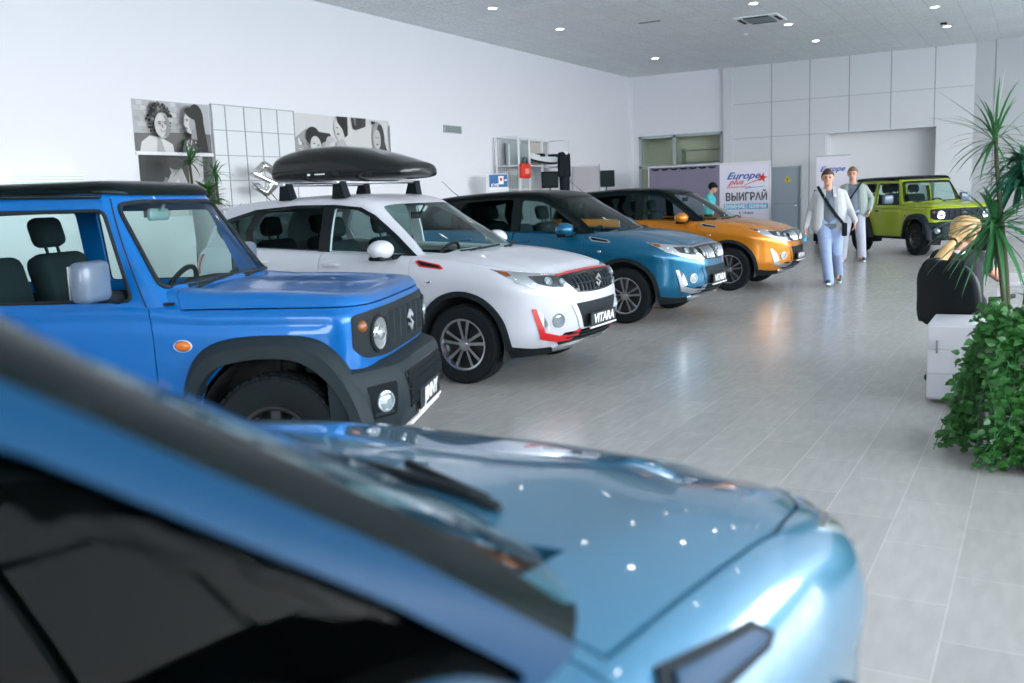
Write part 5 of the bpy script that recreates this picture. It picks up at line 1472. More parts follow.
for s in (-1, 1):
    m = MB(); m.tube([(s * .27, -.12, .45), (s * .30, -.10, .66), (s * .30, .14, .67)], .018, 8); m.build('armrest', M_plastic, t, True)
m = MB(); m.tube([(0, .02, .12), (0, .02, .44)], .03, 12); m.build('gas_lift', M_chrome, t, True)
for k in range(5):
    a = 2 * PI * k / 5 + .5; m = MB(); m.tube([(0, .02, .13), (.28 * math.cos(a), .02 + .28 * math.sin(a), .075)], [.03, .018], 8); lg = m.build('base_arm', M_plastic, t, True)
    m = MB(); m.lathe([(.001, -.022), (.028, -.022), (.028, .022), (.001, .022)], 14, Matrix.Translation((.28 * math.cos(a), .02 + .28 * math.sin(a), .03)) @ Matrix.Rotation(a, 4, 'Z') @ Matrix.Rotation(PI / 2, 4, 'X')); m.build('caster', M_plastic, lg, True, 40)
# ------------------------------------------------------------------ plants
M_leaf = noisy('dracaena_leaf', (.020, .10, .035), (.045, .19, .06), 6, .38)
M_leafteal = noisy('teal_leaf', (.012, .085, .055), (.03, .15, .085), 6, .4)  # bluer green than the dracaena leaf
M_ivy = noisy('ivy_leaf', (.009, .060, .012), (.036, .155, .024), 3, .36)
M_stem = noisy('woody_stem', (.035, .05, .022), (.07, .08, .04), 20, .8)
M_pot = mat('pot_grey', (.30, .31, .32), .5)
M_soil = mat('soil', (.03, .022, .016), .95)
def blade(mb, o, d, length, w, droop, n=7, fold=.25):
    """a long strap leaf leaving o along d, arching down"""
    o = V(o); d = V(d).normalized(); p = o.copy(); v = d.copy(); side = v.cross(V((0, 0, 1)))
    if side.length < .05: side = V((1, 0, 0))
    side.normalize(); vs = []
    for k in range(n + 1):
        t = k / n; ww = w * (math.sin(PI * min(1, t * .92 + .10)) ** .7) * (1 - t * .35) if k < n else .0005
        up = side.cross(v).normalized()
        vs += [p - side * ww + up * ww * fold, p.copy(), p + side * ww + up * ww * fold]
        v = (v + V((0, 0, -droop / n)) * (0.4 + t * 1.4)).normalized(); p = p + v * (length / n)
    mb.add(vs, [(3 * k + a, 3 * k + a + 1, 3 * k + a + 4, 3 * k + a + 3) for k in range(n) for a in (0, 1)])
def crown(mb, c, n, L0, L1, w, droop, rr, lo=-.3, hi=1.0, spread=.12):
    for k in range(n):
        a = rr.uniform(0, 2 * PI); e = rr.uniform(lo, hi); h = rr.uniform(0, spread)
        d = V((math.cos(a) * math.cos(e), math.sin(a) * math.cos(e), math.sin(e)))
        blade(mb, V(c) - V((0, 0, h)), d, rr.uniform(L0, L1), w * rr.uniform(.8, 1.15), droop * rr.uniform(.6, 1.3))
def pot(t, r, h, m_=None):
    m = MB(); m.lathe([(.001, 0), (r * .78, 0), (r, h), (r * 1.04, h), (r * 1.04, h - .03), (r * .96, h - .03), (r * .9, h - .06)], 28); m.build('pot', m_ or M_pot, t, True, 40)
    m = MB(); m.lathe([(.001, h - .05), (r * .93, h - .05)], 28); m.build('soil', M_soil, t)
r5 = random.Random(5)
t = thing('potted_dragon_tree', (-.15, 6.15, 0), 0, 'tall dragon tree with spiky drooping leaf crowns rising out of the ivy', 'plant')
m = MB()
m.tube([(0, 0, .3), (-.03, .0, .8), (-.09, 0, 1.25)], [.018, .015, .012], 8); m.tube([(.02, 0, .3), (-.03, .02, 1.0), (-.10, .02, 1.62), (-.11, .03, 1.78)], [.018, .015, .012, .010], 8); m.tube([(.04, .02, .3), (.08, .04, .9), (.06, .10, 1.55)], [.018, .015, .012], 8)
m.build('stem', M_stem, t, True)
m = MB(); crown(m, (-.095, 0, 1.30), 95, .30, .48, .0135, .75, r5, -1.1, .9, .06); m.build('leaf_crown', M_leaf, t, True)
m = MB(); crown(m, (-.115, .03, 1.80), 46, .24, .40, .0085, .75, r5, -.5, 1.2, .08)
for d_, L_ in (((.12, 0, 1), .34), ((-.07, .0, 1), .32), ((.32, .0, 1), .30), ((-.75, .1, .62), .42), ((-1, 0, .30), .40)): blade(m, (-.115, .03, 1.80), d_, L_, .013, .02)
m.build('leaf_crown', M_leaf, t, True)
m = MB(); crown(m, (.03, .08, 1.66), 150, .20, .32, .016, 1.1, r5, -.7, .9, .20); m.build('leaf_crown', M_leafteal, t, True)
for (x, y, z) in ((.0, -.02, 0),): pot(t, .20, .34)
# broad teal-green foliage behind
t = thing('potted_rubber_plant', (.12, 6.75, 0), 0, 'leafy blue-green plant at the right edge behind the dragon tree', 'plant')
m = MB(); m.tube([(0, 0, .3), (.02, 0, 1.0), (-.02, 0, 1.72)], [.014, .012, .008], 8); m.build('stem', M_stem, t, True)
m = MB()
def oval(mb, o, d, up, L, W, n=5, cup=.15):
    o = V(o); d = V(d).normalized(); s = d.cross(V(up)).normalized(); u = s.cross(d); vs = []
    for k in range(n + 1):
        t_ = k / n; w_ = W * math.sin(PI * (t_ ** .75)) if 0 < k < n else .0006
        p = o + d * (L * t_) - u * (L * .25 * t_ * t_); vs += [p - s * w_ + u * w_ * cup, p, p + s * w_ + u * w_ * cup]
    mb.add(vs, [(3 * k + a, 3 * k + a + 1, 3 * k + a + 4, 3 * k + a + 3) for k in range(n) for a in (0, 1)])
for k in range(190):
    z = r5.uniform(.75, 1.78); a = r5.uniform(0, 2 * PI); rr_ = r5.uniform(.02, .16); d_ = V((math.cos(a), math.sin(a), r5.uniform(-.2, .8)))
    oval(m, V((rr_ * math.cos(a), rr_ * math.sin(a), z)), d_, (0, 0, 1), r5.uniform(.10, .17), r5.uniform(.03, .05))
m.build('foliage', M_leafteal, t, True); pot(t, .2, .34)
# ivy spilling over a long planter box
t = thing('trailing_ivy_planter', (0, 0, 0), 0, 'dense glossy ivy spilling over a white planter box onto the floor', 'plant')
t.location = (.35, 6.05, 0)
m = MB(); m.rbox((-.60, -.25, 0), (1.1, .27, .60), .01, 2); m.build('planter_box', M_desk, t, True, 40)
m = MB(); m.box((-.57, -.22, .55), (1.07, .24, .605)); m.build('soil', M_soil, t)
leaves = MB(); vines = MB()
def vine(pts, n_leaf, L=(.036, .066)):
    vines.tube(pts, .0022, 4)
    P_ = [V(p) for p in pts]; seg = len(P_) - 1
    for k in range(n_leaf):
        t_ = r5.uniform(0, seg - .001); i = int(t_); p = P_[i].lerp(P_[i + 1], t_ - i) + V((r5.gauss(0, .022), r5.gauss(0, .022), r5.gauss(0, .018)))
        a = r5.uniform(0, 2 * PI); d_ = V((math.cos(a), math.sin(a) - .35, r5.uniform(-.5, .7))).normalized(); up = V((r5.uniform(-.5, .5), -.7, r5.uniform(.2, 1)))
        p.z = max(p.z, .012)
        if d_.z < 0 and p.z < .05: d_.z *= -1
        L_ = r5.uniform(*L); oval(leaves, p, d_, up, L_, L_ * .33, 4, .2)
for k in range(300):
    x = r5.uniform(-.60, 1.05); front = r5.random() < .66 or x > -.2
    e = r5.uniform(.02, .16) * (1.0 + .0)
    top = .60 + r5.uniform(.02, .28)
    x2 = x + r5.gauss(0, .08)
    if front:
        reach = r5.uniform(.05, .30); bottom = max(.01, r5.choice([.01, .02, r5.uniform(.02, .4)]))
        pts = [(x, r5.uniform(-.15, .2), .58), (x + r5.gauss(0, .04), -.12 - reach * .3, top), (x2, -.26 - reach * .6, .55 + r5.gauss(0, .05)), (x2 + r5.gauss(0, .04), -.28 - reach * .9, max(bottom, .30)), (x2 + r5.gauss(0, .06), -.30 - reach * 1.15, bottom)]
        pts = [(a + (0 if a > -.52 else 0), b, c) for a, b, c in pts]
    else:
        x0_ = -.56; yy = r5.uniform(-.2, .22); reach = r5.uniform(.03, .24)
        pts = [(x0_ + .1, yy, .58), (x0_ - reach * .3, yy - .03, top - .05), (x0_ - .06 - reach * .4, yy - .05, .50), (x0_ - .08 - reach * .6, yy - .06, .25), (x0_ - .08 - reach * .9, yy - .1, r5.uniform(.01, .12))]
    vine(pts, 42)
for k in range(40):   # tufts standing above the box
    x = r5.uniform(-.5, 1.0); y = r5.uniform(-.15, .2); h = r5.uniform(.70, .98)
    vine([(x, y, .58), (x + r5.gauss(0, .04), y - .03, (h + .58) / 2), (x + r5.gauss(0, .07), y - .05, h)], 12)
leaves.build('foliage', M_ivy, t, True, fix=False); vines.build('vine_stems', M_leaf, t, True, fix=False)
# plants against the left wall behind the blue car
def wall_plant(x, y, h, L_, n=60, leaf=(.35, .6), rr=None, label=''):
    t = thing('potted_dragon_tree', (x, y, 0), 0, label, 'plant')
    m = MB(); m.tube([(0, 0, .3), (.02, .02, h * .5), (0, 0, h - .2)], [.03, .025, .018], 8); m.build('stem', M_stem, t, True)
    m = MB(); crown(m, (0, 0, h - .2), n, leaf[0], leaf[1], .017, 1.0, r5, -.4, 1.2, .15); m.build('leaf_crown', M_leaf, t, True); pot(t, .2, .35); return t
wall_plant(-11.65, 10.72, 2.55, 0, 40, (.28, .45), label='tall thin dragon tree before the dark lower poster')
wall_plant(-11.05, 10.65, 2.36, 0, 34, (.22, .38), label='dragon tree standing at the left edge of the gridded panel')
wall_plant(-11.42, 11.38, 1.72, 0, 36, (.22, .34), label='low dragon tree just behind the rear of the white car')
t = thing('potted_bushy_plant', (-10.6, 10.02, 0), 0, 'bright green bushy plant in a tall pot above the blue car', 'plant')
m = MB(); m.lathe([(.001, 0), (.16, 0), (.22, 1.60), (.235, 1.60), (.235, 1.57)], 24); m.build('tall_pot', M_pot, t, True, 40)
m = MB()
for k in range(260):
    a = r5.uniform(0, 2 * PI); e = r5.uniform(-.2, 1.3); R0 = r5.uniform(.04, .26); d_ = V((math.cos(a) * math.cos(e), math.sin(a) * math.cos(e), math.sin(e)))
    oval(m, V((0, 0, 1.66)) + d_ * R0, d_ + V((0, 0, -.3)), (0, 0, 1), r5.uniform(.08, .13), .03)
m.build('foliage', M_ivy, t, True, fix=False)
# ------------------------------------------------------------------ people
M_skin = noisy('skin', (.52, .27, .18), (.58, .32, .22), 8, .5)
M_lips = mat('lips', (.42, .12, .10), .4)
M_eye = mat('eye_dark', (.02, .015, .012), .2)
M_hairbrown = noisy('dark_brown_hair', (.025, .016, .010), (.05, .032, .02), 60, .55)
M_hairblond = noisy('blond_hair', (.46, .27, .10), (.62, .42, .20), 50, .5)
M_jeans = noisy('light_blue_jeans', (.20, .28, .46), (.32, .40, .58), 14, .8)
M_greytee = noisy('blue_grey_tee', (.12, .15, .19), (.16, .19, .24), 30, .85)
M_ljacket = noisy('light_grey_jacket', (.40, .42, .44), (.48, .50, .52), 20, .8)
M_ojacket = noisy('grey_green_jacket', (.24, .29, .27), (.30, .35, .33), 20, .8)
M_ptrous = noisy('pale_grey_trousers', (.36, .38, .46), (.44, .46, .54), 14, .8)
M_shoe = mat('dark_shoe', (.02, .06, .06), .5); M_sole = mat('pale_sole', (.55, .62, .60), .6)
M_tealshirt = noisy('turquoise_shirt', (.05, .48, .50), (.08, .58, .60), 16, .7)
M_blackdress = noisy('black_top', (.010, .013, .018), (.02, .024, .03), 30, .8)
def chain(*p): return [(p[i][0], p[i][1], p[i + 1][0], p[i + 1][1]) for i in range(len(p) - 1)]
def hand_segs(wr, d, palm_n, curl=.5, s=1.0, thumb=1):
    """palm, five bent fingers; d = pointing direction, palm_n = palm normal"""
    wr, d, pn = V(wr), V(d).normalized(), V(palm_n).normalized(); sd = d.cross(pn).normalized() * thumb; out = []
    kn = wr + d * .085 * s
    for k, (off_, ln) in enumerate(((-.030, .060), (-.010, .075), (.010, .078), (.029, .070))):
        b0 = wr + sd * off_ * .6 * s; b1 = kn + sd * off_ * s
        out.append((b0, .014 * s, b1, .0125 * s))
        d1 = (d + pn * curl * .6).normalized(); p1 = b1 + d1 * ln * .5 * s; d2_ = (d + pn * curl * 1.8).normalized(); p2 = p1 + d2_ * ln * .5 * s
        out += [(b1, .0105 * s, p1, .0095 * s), (p1, .0095 * s, p2, .0075 * s)]
    tb_ = wr + d * .025 * s + sd * .030 * s; t1 = tb_ + (d * .6 + sd * .7 + pn * .3).normalized() * .038 * s; t2 = t1 + (d + pn * .5).normalized() * .030 * s
    out += [(wr + sd * .01 * s, .014 * s, tb_, .013 * s), (tb_, .013 * s, t1, .011 * s), (t1, .011 * s, t2, .009 * s)]
    return out
def head_parts(par, c, fwd, up=(0, 0, 1), s=1.0, hair=None, hairm=None, face=True):
    """face details on a head centred at c looking along fwd"""
    M = frame(c, V(up).cross(V(fwd)) * -1, up); # x = person's left/right, y up, z = x cross y
    f = V(fwd).normalized(); u = V(up).normalized(); r = f.cross(u).normalized()
    P = lambda a, b, d_: V(c) + r * a * s + u * b * s + f * d_ * s
    if face:
        for a in (-.031, .031):
            m = MB(); m.sphere(P(a, .012, .084), .014 * s, seg=10, rings=8); m.build('eye', M_eye, par, True)
            m = MB(); m.tube([P(a - .018, .033, .090), P(a, .038, .094), P(a + .018, .033, .089)], .004 * s, 5); m.build('eyebrow', M_hairbrown if hairm is None else hairm, par, True)
        m = MB(); m.tube([P(-.022, -.052, .088), P(0, -.050, .094), P(.022, -.052, .088)], .0055 * s, 6); m.build('mouth', M_lips, par, True)
def head_segs(c, fwd, up=(0, 0, 1), s=1.0):
    f = V(fwd).normalized(); u = V(up).normalized(); r = f.cross(u).normalized()
    P = lambda a, b, d_: V(c) + r * a * s + u * b * s + f * d_ * s
    return [(P(0, .035, -.015), .092 * s, P(0, .02, .005), .090 * s), (P(0, .02, .01), .080 * s, P(0, -.055, .035), .056 * s), (P(-.012, -.078, .052), .030 * s, P(.012, -.078, .052), .030 * s),
            (P(0, .015, .088), .010 * s, P(0, -.018, .106), .014 * s), (P(-.084, .0, -.005), .014 * s, P(-.086, -.025, -.002), .011 * s), (P(.084, .0, -.005), .014 * s, P(.086, -.025, -.002), .011 * s),
            (P(-.035, -.01, .068), .022 * s, P(.035, -.01, .068), .022 * s)]
def hair_short(par, c, fwd, m_, s=1.0):
    f = V(fwd).normalized(); u = V((0, 0, 1)); r = f.cross(u).normalized(); P = lambda a, b, d_: V(c) + r * a * s + u * b * s + f * d_ * s
    me = soft([(P(0, .066, -.035), .088 * s, P(0, .078, .012), .078 * s), (P(-.045, .03, -.03), .058 * s, P(-.058, .06, .01), .040 * s), (P(.045, .03, -.03), .058 * s, P(.058, .06, .01), .040 * s), (P(0, .0, -.05), .066 * s, P(0, -.04, -.05), .05 * s), (P(-.03, .115, .052), .026 * s, P(.045, .105, .050), .026 * s)], .010, 2)
    link('hair', me, m_, par)
def shoe(par, heel, toe, s=1.0, m_=None):
    heel, toe = V(heel), V(toe); d = (toe - heel).normalized(); sd = d.cross(V((0, 0, 1))).normalized(); up = sd.cross(d)
    M = Matrix((d, sd, up)).transposed().to_4x4(); M.translation = heel; L = (toe - heel).length
    me = soft([(M @ V((.03, 0, .06)), .045, M @ V((.10, 0, .06)), .045), (M @ V((.10, 0, .055)), .044, M @ V((L - .05, 0, .032)), .034), (M @ V((.02, 0, .09)), .042, M @ V((.06, 0, .10)), .042)], .010, 3)
    sh = link('shoe', me, m_ or M_shoe, par)
    q = MB(); n = 20; ol = []
    for k in range(n):
        a = 2 * PI * k / n; x = L / 2 + (L / 2 + .012) * math.cos(a); ol.append(M @ V((x, (.036 + .010 * math.cos(a)) * math.sin(a) * 1.1, 0)))
    q.prism(ol, up, -.004, .022); q.build('sole', M_sole, sh, True, sharp=40)
def ribbon(pts, w, th, nrm):
    q = MB(); pts = [V(p) for p in pts]; vs = []
    for i, p in enumerate(pts):
        t_ = (pts[min(i + 1, len(pts) - 1)] - pts[max(i - 1, 0)]).normalized(); n_ = V(nrm[i] if isinstance(nrm, list) else nrm).normalized(); s_ = t_.cross(n_).normalized()
        vs += [p - s_ * w / 2, p + s_ * w / 2, p + s_ * w / 2 + n_ * th, p - s_ * w / 2 + n_ * th]
    q.add(vs, [(4 * i + j, 4 * i + (j + 1) % 4, 4 * i + 4 + (j + 1) % 4, 4 * i + 4 + j) for i in range(len(pts) - 1) for j in range(4)] + [(0, 1, 2, 3), (4 * len(pts) - 1, 4 * len(pts) - 2, 4 * len(pts) - 3, 4 * len(pts) - 4)])
    return q
# ---- man in the open light grey jacket, walking towards us.  local: x = right of picture, -y = towards camera
t = thing('person', (-2.93, 15.55, 0), math.radians(10.5), 'person in an open light grey jacket and light jeans striding towards us', 'person', None)
F_ = (0, -1, 0)
hc = V((-.045, -.06, 1.655))
shL, shR = V((-.195, -.01, 1.415)), V((.175, .0, 1.415)); elL, elR = V((-.30, .05, 1.15)), V((.29, .03, 1.16)); haL, haR = V((-.375, -.06, .90)), V((.365, -.14, .98))
hipL, hipR = V((-.10, 0, .93)), V((.09, 0, .93)); knL, knR = V((-.06, -.20, .50)), V((.10, -.03, .50)); anL, anR = V((-.01, -.36, .11)), V((.125, .28, .16))
torso = [((-.075, 0, 1.0), .105, (.065, 0, 1.0), .105), ((-.09, 0, 1.0), .10, (-.10, .0, 1.34), .10), ((.08, 0, 1.0), .10, (.08, .0, 1.34), .10), ((-.12, 0, 1.41), .072, (.11, 0, 1.41), .072), ((-.02, -.02, 1.02), .108, (-.015, -.005, 1.34), .105)]
sk_ = head_segs(hc, (0.02, -1, -.05)) + [((-.03, -.01, 1.40), .06, (-.04, -.03, 1.57), .055)] + torso + chain((shL, .055), (elL, .042), (haL, .030)) + chain((shR, .055), (elR, .042), (haR, .030)) + hand_segs(haL, (-.02, -.10, -1), (.9, -.3, 0), 1.1, 1.0) + hand_segs(haR, (-.10, -.35, -.9), (-.9, -.2, 0), .6, 1.0, -1) + chain((hipL, .085), (knL, .060), (anL, .04)) + chain((hipR, .085), (knR, .060), (anR, .04)) + [(anL, .035, anL + V((0, -.12, -.05)), .03), (anR, .035, anR + V((0, -.12, -.09)), .03)]
body = link('body', soft(sk_, .0085, 2), M_skin, t); head_parts(t, hc, (0.02, -1, -.05)); hair_short(t, hc, (0, -1, -.05), M_hairbrown)
link('tee_shirt', soft([(a, r0 + .012, b, r1 + .012) for a, r0, b, r1 in torso] + chain((shL, .068), (shL.lerp(elL, .5), .06)) + chain((shR, .068), (shR.lerp(elR, .5), .06)) + [((-.04, -.01, 1.44), .075, (-.02, -.01, 1.40), .09), ((-.09, 0, .94), .125, (.08, 0, .94), .125)], .012, 3), M_greytee, t)
def jacket(par, m_, shL, shR, elL, elR, haL, haR, hem=.86, dx=0, open_=.085):
    segs = chain((shL, .070), (elL, .056), (elL.lerp(haL, .93), .046)) + chain((shR, .070), (elR, .056), (elR.lerp(haR, .93), .046))
    segs += [((dx - .12, .0, 1.39), .118, (dx - .15, .0, hem + .05), .128), ((dx + .11, .0, 1.39), .118, (dx + .14, .0, hem + .05), .128), ((dx - .10, .05, 1.40), .10, (dx - .10, .06, hem + .06), .11), ((dx + .10, .05, 1.40), .10, (dx + .10, .06, hem + .06), .11), ((dx - .07, .03, 1.455), .06, (dx + .06, .03, 1.455), .06)]
    me = soft(segs, .012, 3)
    cut = MB(); cut.prism([V((dx - open_ * .55, -.6, 1.56)), V((dx + open_ * .55, -.6, 1.56)), V((dx + open_ * 1.3, -.6, hem - .1)), V((dx - open_ * 1.3, -.6, hem - .1))], (0, 1, 0), 0, .63)
    me = boolean(me, cut.mesh(), 'DIFFERENCE')
    for p in me.polygons: p.use_smooth = True
    me.set_sharp_from_angle(angle=math.radians(50))
    return link('jacket', me, m_, par)
jacket(t, M_ljacket, shL, shR, elL, elR, haL, haR, dx=-.012)
for s_ in (-1, 1):
    q = ribbon([(-.02 + s_ * .055, .035, 1.53), (-.02 + s_ * .075, -.07, 1.47), (-.02 + s_ * .085, -.125, 1.36)], .05, .012, (s_ * .3, -1, .3)); q.build('collar', M_ljacket, t, True, sharp=40)
jn = [(hipL, .118, knL, .088), (knL, .088, anL + V((0, -.01, -.035)), .078), (hipR, .118, knR, .088), (knR, .088, anR + V((0, .02, -.03)), .078), ((-.09, 0, .98), .128, (.08, 0, .98), .128), ((-.07, .02, .90), .12, (.07, .02, .90), .12)]
link('jeans', soft(jn, .012, 3), M_jeans, t)
shoe(t, (-.0, -.30, .005), (-.035, -.58, .05)); shoe(t, (.125, .37, .10), (.15, .12, .005))
ribbon([(-.19, -.01, 1.53), (-.13, -.12, 1.42), (-.02, -.145, 1.24), (.09, -.145, 1.08), (.19, -.155, .95)], .045, .010, [(-.3, -.4, 1), (-.2, -1, .4), (0, -1, .1), (.1, -1, 0), (.5, -1, 0)]).build('shoulder_strap', M_blackmat, t, True, sharp=40)
m = MB(); m.rbox((.17, -.20, .76), (.25, -.15, .97), .02, 2); m.build('sling_bag', M_blackmat, t, True, 40)
b_ = thing('water_bottle', (0, 0, 0), 0, 'clear plastic bottle held in the hand of the man in jeans', 'bottle')
b_.location = t.matrix_basis @ V((-.375, -.10, .60)) if False else (Matrix.Translation((-2.93, 15.55, 0)) @ Matrix.Rotation(math.radians(10.5), 4, 'Z')) @ V((-.385, -.09, .62))
m = MB(); m.lathe([(.001, 0), (.034, .002), (.036, .02), (.034, .08), (.036, .12), (.034, .16), (.018, .21), (.014, .235)], 20); m.build('bottle_body', glass('clear_plastic', (.80, .86, .95), .25), b_, True, sharp=50)
m = MB(); m.lathe([(.001, .255), (.016, .255), (.016, .232)], 16); m.build('cap', M_pcyan, b_, True, 40)
m = MB(); m.lathe([(.0365, .07), (.0365, .13)], 20); m.build('wrap', M_pcyan, b_, True)
# ---- second man, in a grey-green jacket and pale trousers
t = thing('person', (-3.40, 20.45, 0), math.radians(9), 'person in a grey-green jacket and pale grey trousers behind the striding man', 'person')
hc = V((-.03, -.03, 1.76)); k_ = 1.06
shL, shR = V((-.205, 0, 1.485)), V((.195, 0, 1.485)); elL, elR = V((-.30, .04, 1.24)), V((.34, .05, 1.26)); haL, haR = V((-.28, -.08, 1.0)), V((.30, -.08, 1.02))
hipL, hipR = V((-.11, 0, .98)), V((.10, 0, .98)); knL, knR = V((-.17, -.04, .52)), V((.15, -.02, .52)); anL, anR = V((-.20, -.02, .10)), V((.175, .02, .10))
torso = [((-.08, 0, 1.05), .115, (.07, 0, 1.05), .115), ((-.10, 0, 1.05), .11, (-.11, .0, 1.40), .11), ((.09, 0, 1.05), .11, (.09, .0, 1.40), .11), ((-.13, 0, 1.48), .075, (.12, 0, 1.48), .075), ((-.02, -.03, 1.08), .122, (-.015, -.01, 1.42), .115)]
sk_ = head_segs(hc, (-.05, -1, -.08), s=1.05) + [((-.02, 0, 1.48), .065, (-.03, -.01, 1.67), .06)] + torso + chain((shL, .055), (elL, .045), (haL, .032)) + chain((shR, .055), (elR, .045), (haR, .032)) + hand_segs(haL, (.1, -.3, -.9), (.9, -.2, 0), .8) + hand_segs(haR, (-.1, -.3, -.9), (-.9, -.2, 0), .8, 1, -1) + chain((hipL, .09), (knL, .065), (anL, .042)) + chain((hipR, .09), (knR, .065), (anR, .042)) + [(anL, .035, anL + V((0, -.12, -.05)), .03), (anR, .035, anR + V((0, -.12, -.05)), .03)]
link('body', soft(sk_, .0085, 2), M_skin, t); head_parts(t, hc, (-.05, -1, -.08), s=1.05); hair_short(t, hc, (-.05, -1, -.08), noisy('brown_hair', (.10, .06, .035), (.16, .10, .06), 60, .6), 1.04)
link('tee_shirt', soft([(a, r0 + .012, b, r1 + .012) for a, r0, b, r1 in torso] + [((-.03, 0, 1.52), .08, (-.01, 0, 1.48), .09), ((-.10, 0, .99), .135, (.09, 0, .99), .135)], .012, 3), M_greytee, t)
segs = chain((shL, .072), (elL, .060), (elL.lerp(haL, .93), .050)) + chain((shR, .072), (elR, .060), (elR.lerp(haR, .93), .050)) + [((-.13, .0, 1.46), .12, (-.16, .0, 1.00), .135), ((.12, .0, 1.46), .12, (.15, .0, 1.0), .135), ((-.10, .06, 1.48), .10, (-.10, .07, .98), .12), ((.10, .06, 1.48), .10, (.10, .07, .98), .12)]
me = soft(segs, .012, 3); cut = MB(); cut.prism([V((-.10, -.6, 1.66)), V((.08, -.6, 1.66)), V((.13, -.6, .8)), V((-.15, -.6, .8))], (0, 1, 0), 0, .63)
me = boolean(me, cut.mesh(), 'DIFFERENCE')
for p in me.polygons: p.use_smooth = True
me.set_sharp_from_angle(angle=math.radians(50)); link('jacket', me, M_ojacket, t)
link('trousers', soft([(hipL, .125, knL, .095), (knL, .095, anL + V((0, 0, -.01)), .088), (hipR, .125, knR, .095), (knR, .095, anR + V((0, 0, -.01)), .088), ((-.10, 0, 1.0), .135, (.09, 0, 1.0), .135)], .012, 3), M_ptrous, t)
shoe(t, (-.20, .04, .005), (-.235, -.25, .005), m_=mat('navy_shoe', (.015, .03, .07), .5)); shoe(t, (.18, .08, .005), (.22, -.21, .005), m_=mat('navy_shoe', (.015, .03, .07), .5))
ribbon([(.16, -.02, 1.62), (.10, -.14, 1.52), (-.02, -.19, 1.34), (-.14, -.19, 1.18), (-.21, -.12, 1.05)], .03, .010, [(.3, -.4, 1), (.2, -1, .4), (0, -1, .1), (-.1, -1, 0), (-.5, -1, 0)]).build('shoulder_strap', M_blackmat, t, True, sharp=40)
# ---- person in turquoise beyond the orange car
t = thing('person', (-7.72, 24.6, 0), math.radians(100), 'person in a turquoise shirt and dark cap behind the orange car', 'person')
hc = V((0, -.10, 1.60)); torso = [((-.08, 0, .98), .12, (.08, 0, .98), .12), ((-.10, 0, 1.0), .115, (-.12, -.03, 1.30), .115), ((.10, 0, 1.0), .115, (.12, -.03, 1.30), .115), ((-.14, -.03, 1.36), .085, (.14, -.03, 1.36), .085)]
aL, aR = chain((V((-.21, -.02, 1.38)), .055), (V((-.28, -.10, 1.12)), .045), (V((-.22, -.32, 1.02)), .032)), chain((V((.21, -.02, 1.38)), .055), (V((.29, -.08, 1.12)), .045), (V((.24, -.30, 1.04)), .032))
lg_ = chain((V((-.10, 0, .93)), .09), (V((-.11, -.02, .50)), .062), (V((-.12, .02, .10)), .042)) + chain((V((.10, 0, .93)), .09), (V((.11, -.02, .50)), .062), (V((.12, .02, .10)), .042))
link('body', soft(head_segs(hc, (0, -1, -.15)) + [((0, -.02, 1.36), .06, (0, -.06, 1.52), .055)] + torso + aL + aR + lg_ + hand_segs((-.22, -.32, 1.02), (.1, -1, -.1), (.2, 0, -1), .6) + hand_segs((.24, -.30, 1.04), (-.1, -1, -.1), (-.2, 0, -1), .6, 1, -1), .010, 2), M_skin, t)
head_parts(t, hc, (0, -1, -.15))
link('shirt', soft([(a, r0 + .016, b, r1 + .016) for a, r0, b, r1 in torso] + [(a, r0 + .016, b, r1 + .012) for a, r0, b, r1 in aL[:1] + aR[:1]] + [((0, -.02, 1.40), .075, (0, -.03, 1.44), .07)], .012, 3), M_tealshirt, t)
link('trousers', soft([(a, r0 + .026, b, r1 + .022) for a, r0, b, r1 in lg_] + [((-.08, 0, .95), .13, (.08, 0, .95), .13)], .013, 3), M_blackdress, t)
link('cap', soft([((0, -.08, 1.655), .105, (0, -.10, 1.665), .105), ((-.04, -.19, 1.655), .022, (.04, -.19, 1.655), .022), ((-.04, -.23, 1.645), .014, (.04, -.23, 1.645), .014), ((0, -.20, 1.655), .03, (0, -.15, 1.66), .05)], .010, 2), M_blackmat, t)
for s_ in (-1, 1): shoe(t, (s_ * .12, .06, .005), (s_ * .13, -.21, .005))
# ---- seated woman, seen from behind; local x = right of picture, y = away from camera
t = thing('person', (-.60, 8.04, 0), math.radians(6), 'person with a blond ponytail and black top seated with their back to us', 'person')
hc = V((.085, .20, 1.125)); fw_ = V((.62, .70, -.36))
torso = [((.0, .12, .58), .13, (.10, .14, .58), .13), ((.0, .10, .60), .115, (.0, .14, .88), .10), ((.10, .12, .60), .115, (.11, .15, .88), .10), ((-.09, .14, .93), .065, (.18, .17, .92), .065)]
nk = [((.035, .14, .93), .052, (.06, .18, 1.05), .047)]
armR = chain((V((.19, .17, .90)), .052), (V((.36, .40, .755)), .040), (V((.30, .56, .775)), .026)); armL = chain((V((-.11, .15, .92)), .050), (V((-.10, .38, .76)), .038), (V((.08, .55, .775)), .026))
legs = chain((V((-.02, .18, .54)), .088), (V((-.04, .58, .53)), .062), (V((-.06, .60, .10)), .04)) + chain((V((.14, .18, .54)), .088), (V((.18, .58, .53)), .062), (V((.20, .62, .10)), .04))
link('body', soft(head_segs(hc, fw_, (.25, .1, 1), .95) + nk + torso + armR + armL + legs + hand_segs((.30, .56, .775), (-.5, .8, 0), (0, 0, -1), .3, .9) + hand_segs((.08, .55, .775), (.6, .8, 0), (0, 0, -1), .3, .9, -1) + [(V((-.06, .60, .09)), .035, V((-.06, .72, .05)), .03), (V((.20, .62, .09)), .035, V((.22, .74, .05)), .03)], .0085, 2), M_skin, t)
head_parts(t, hc, fw_, (.25, .1, 1), .95, hairm=M_hairblond)
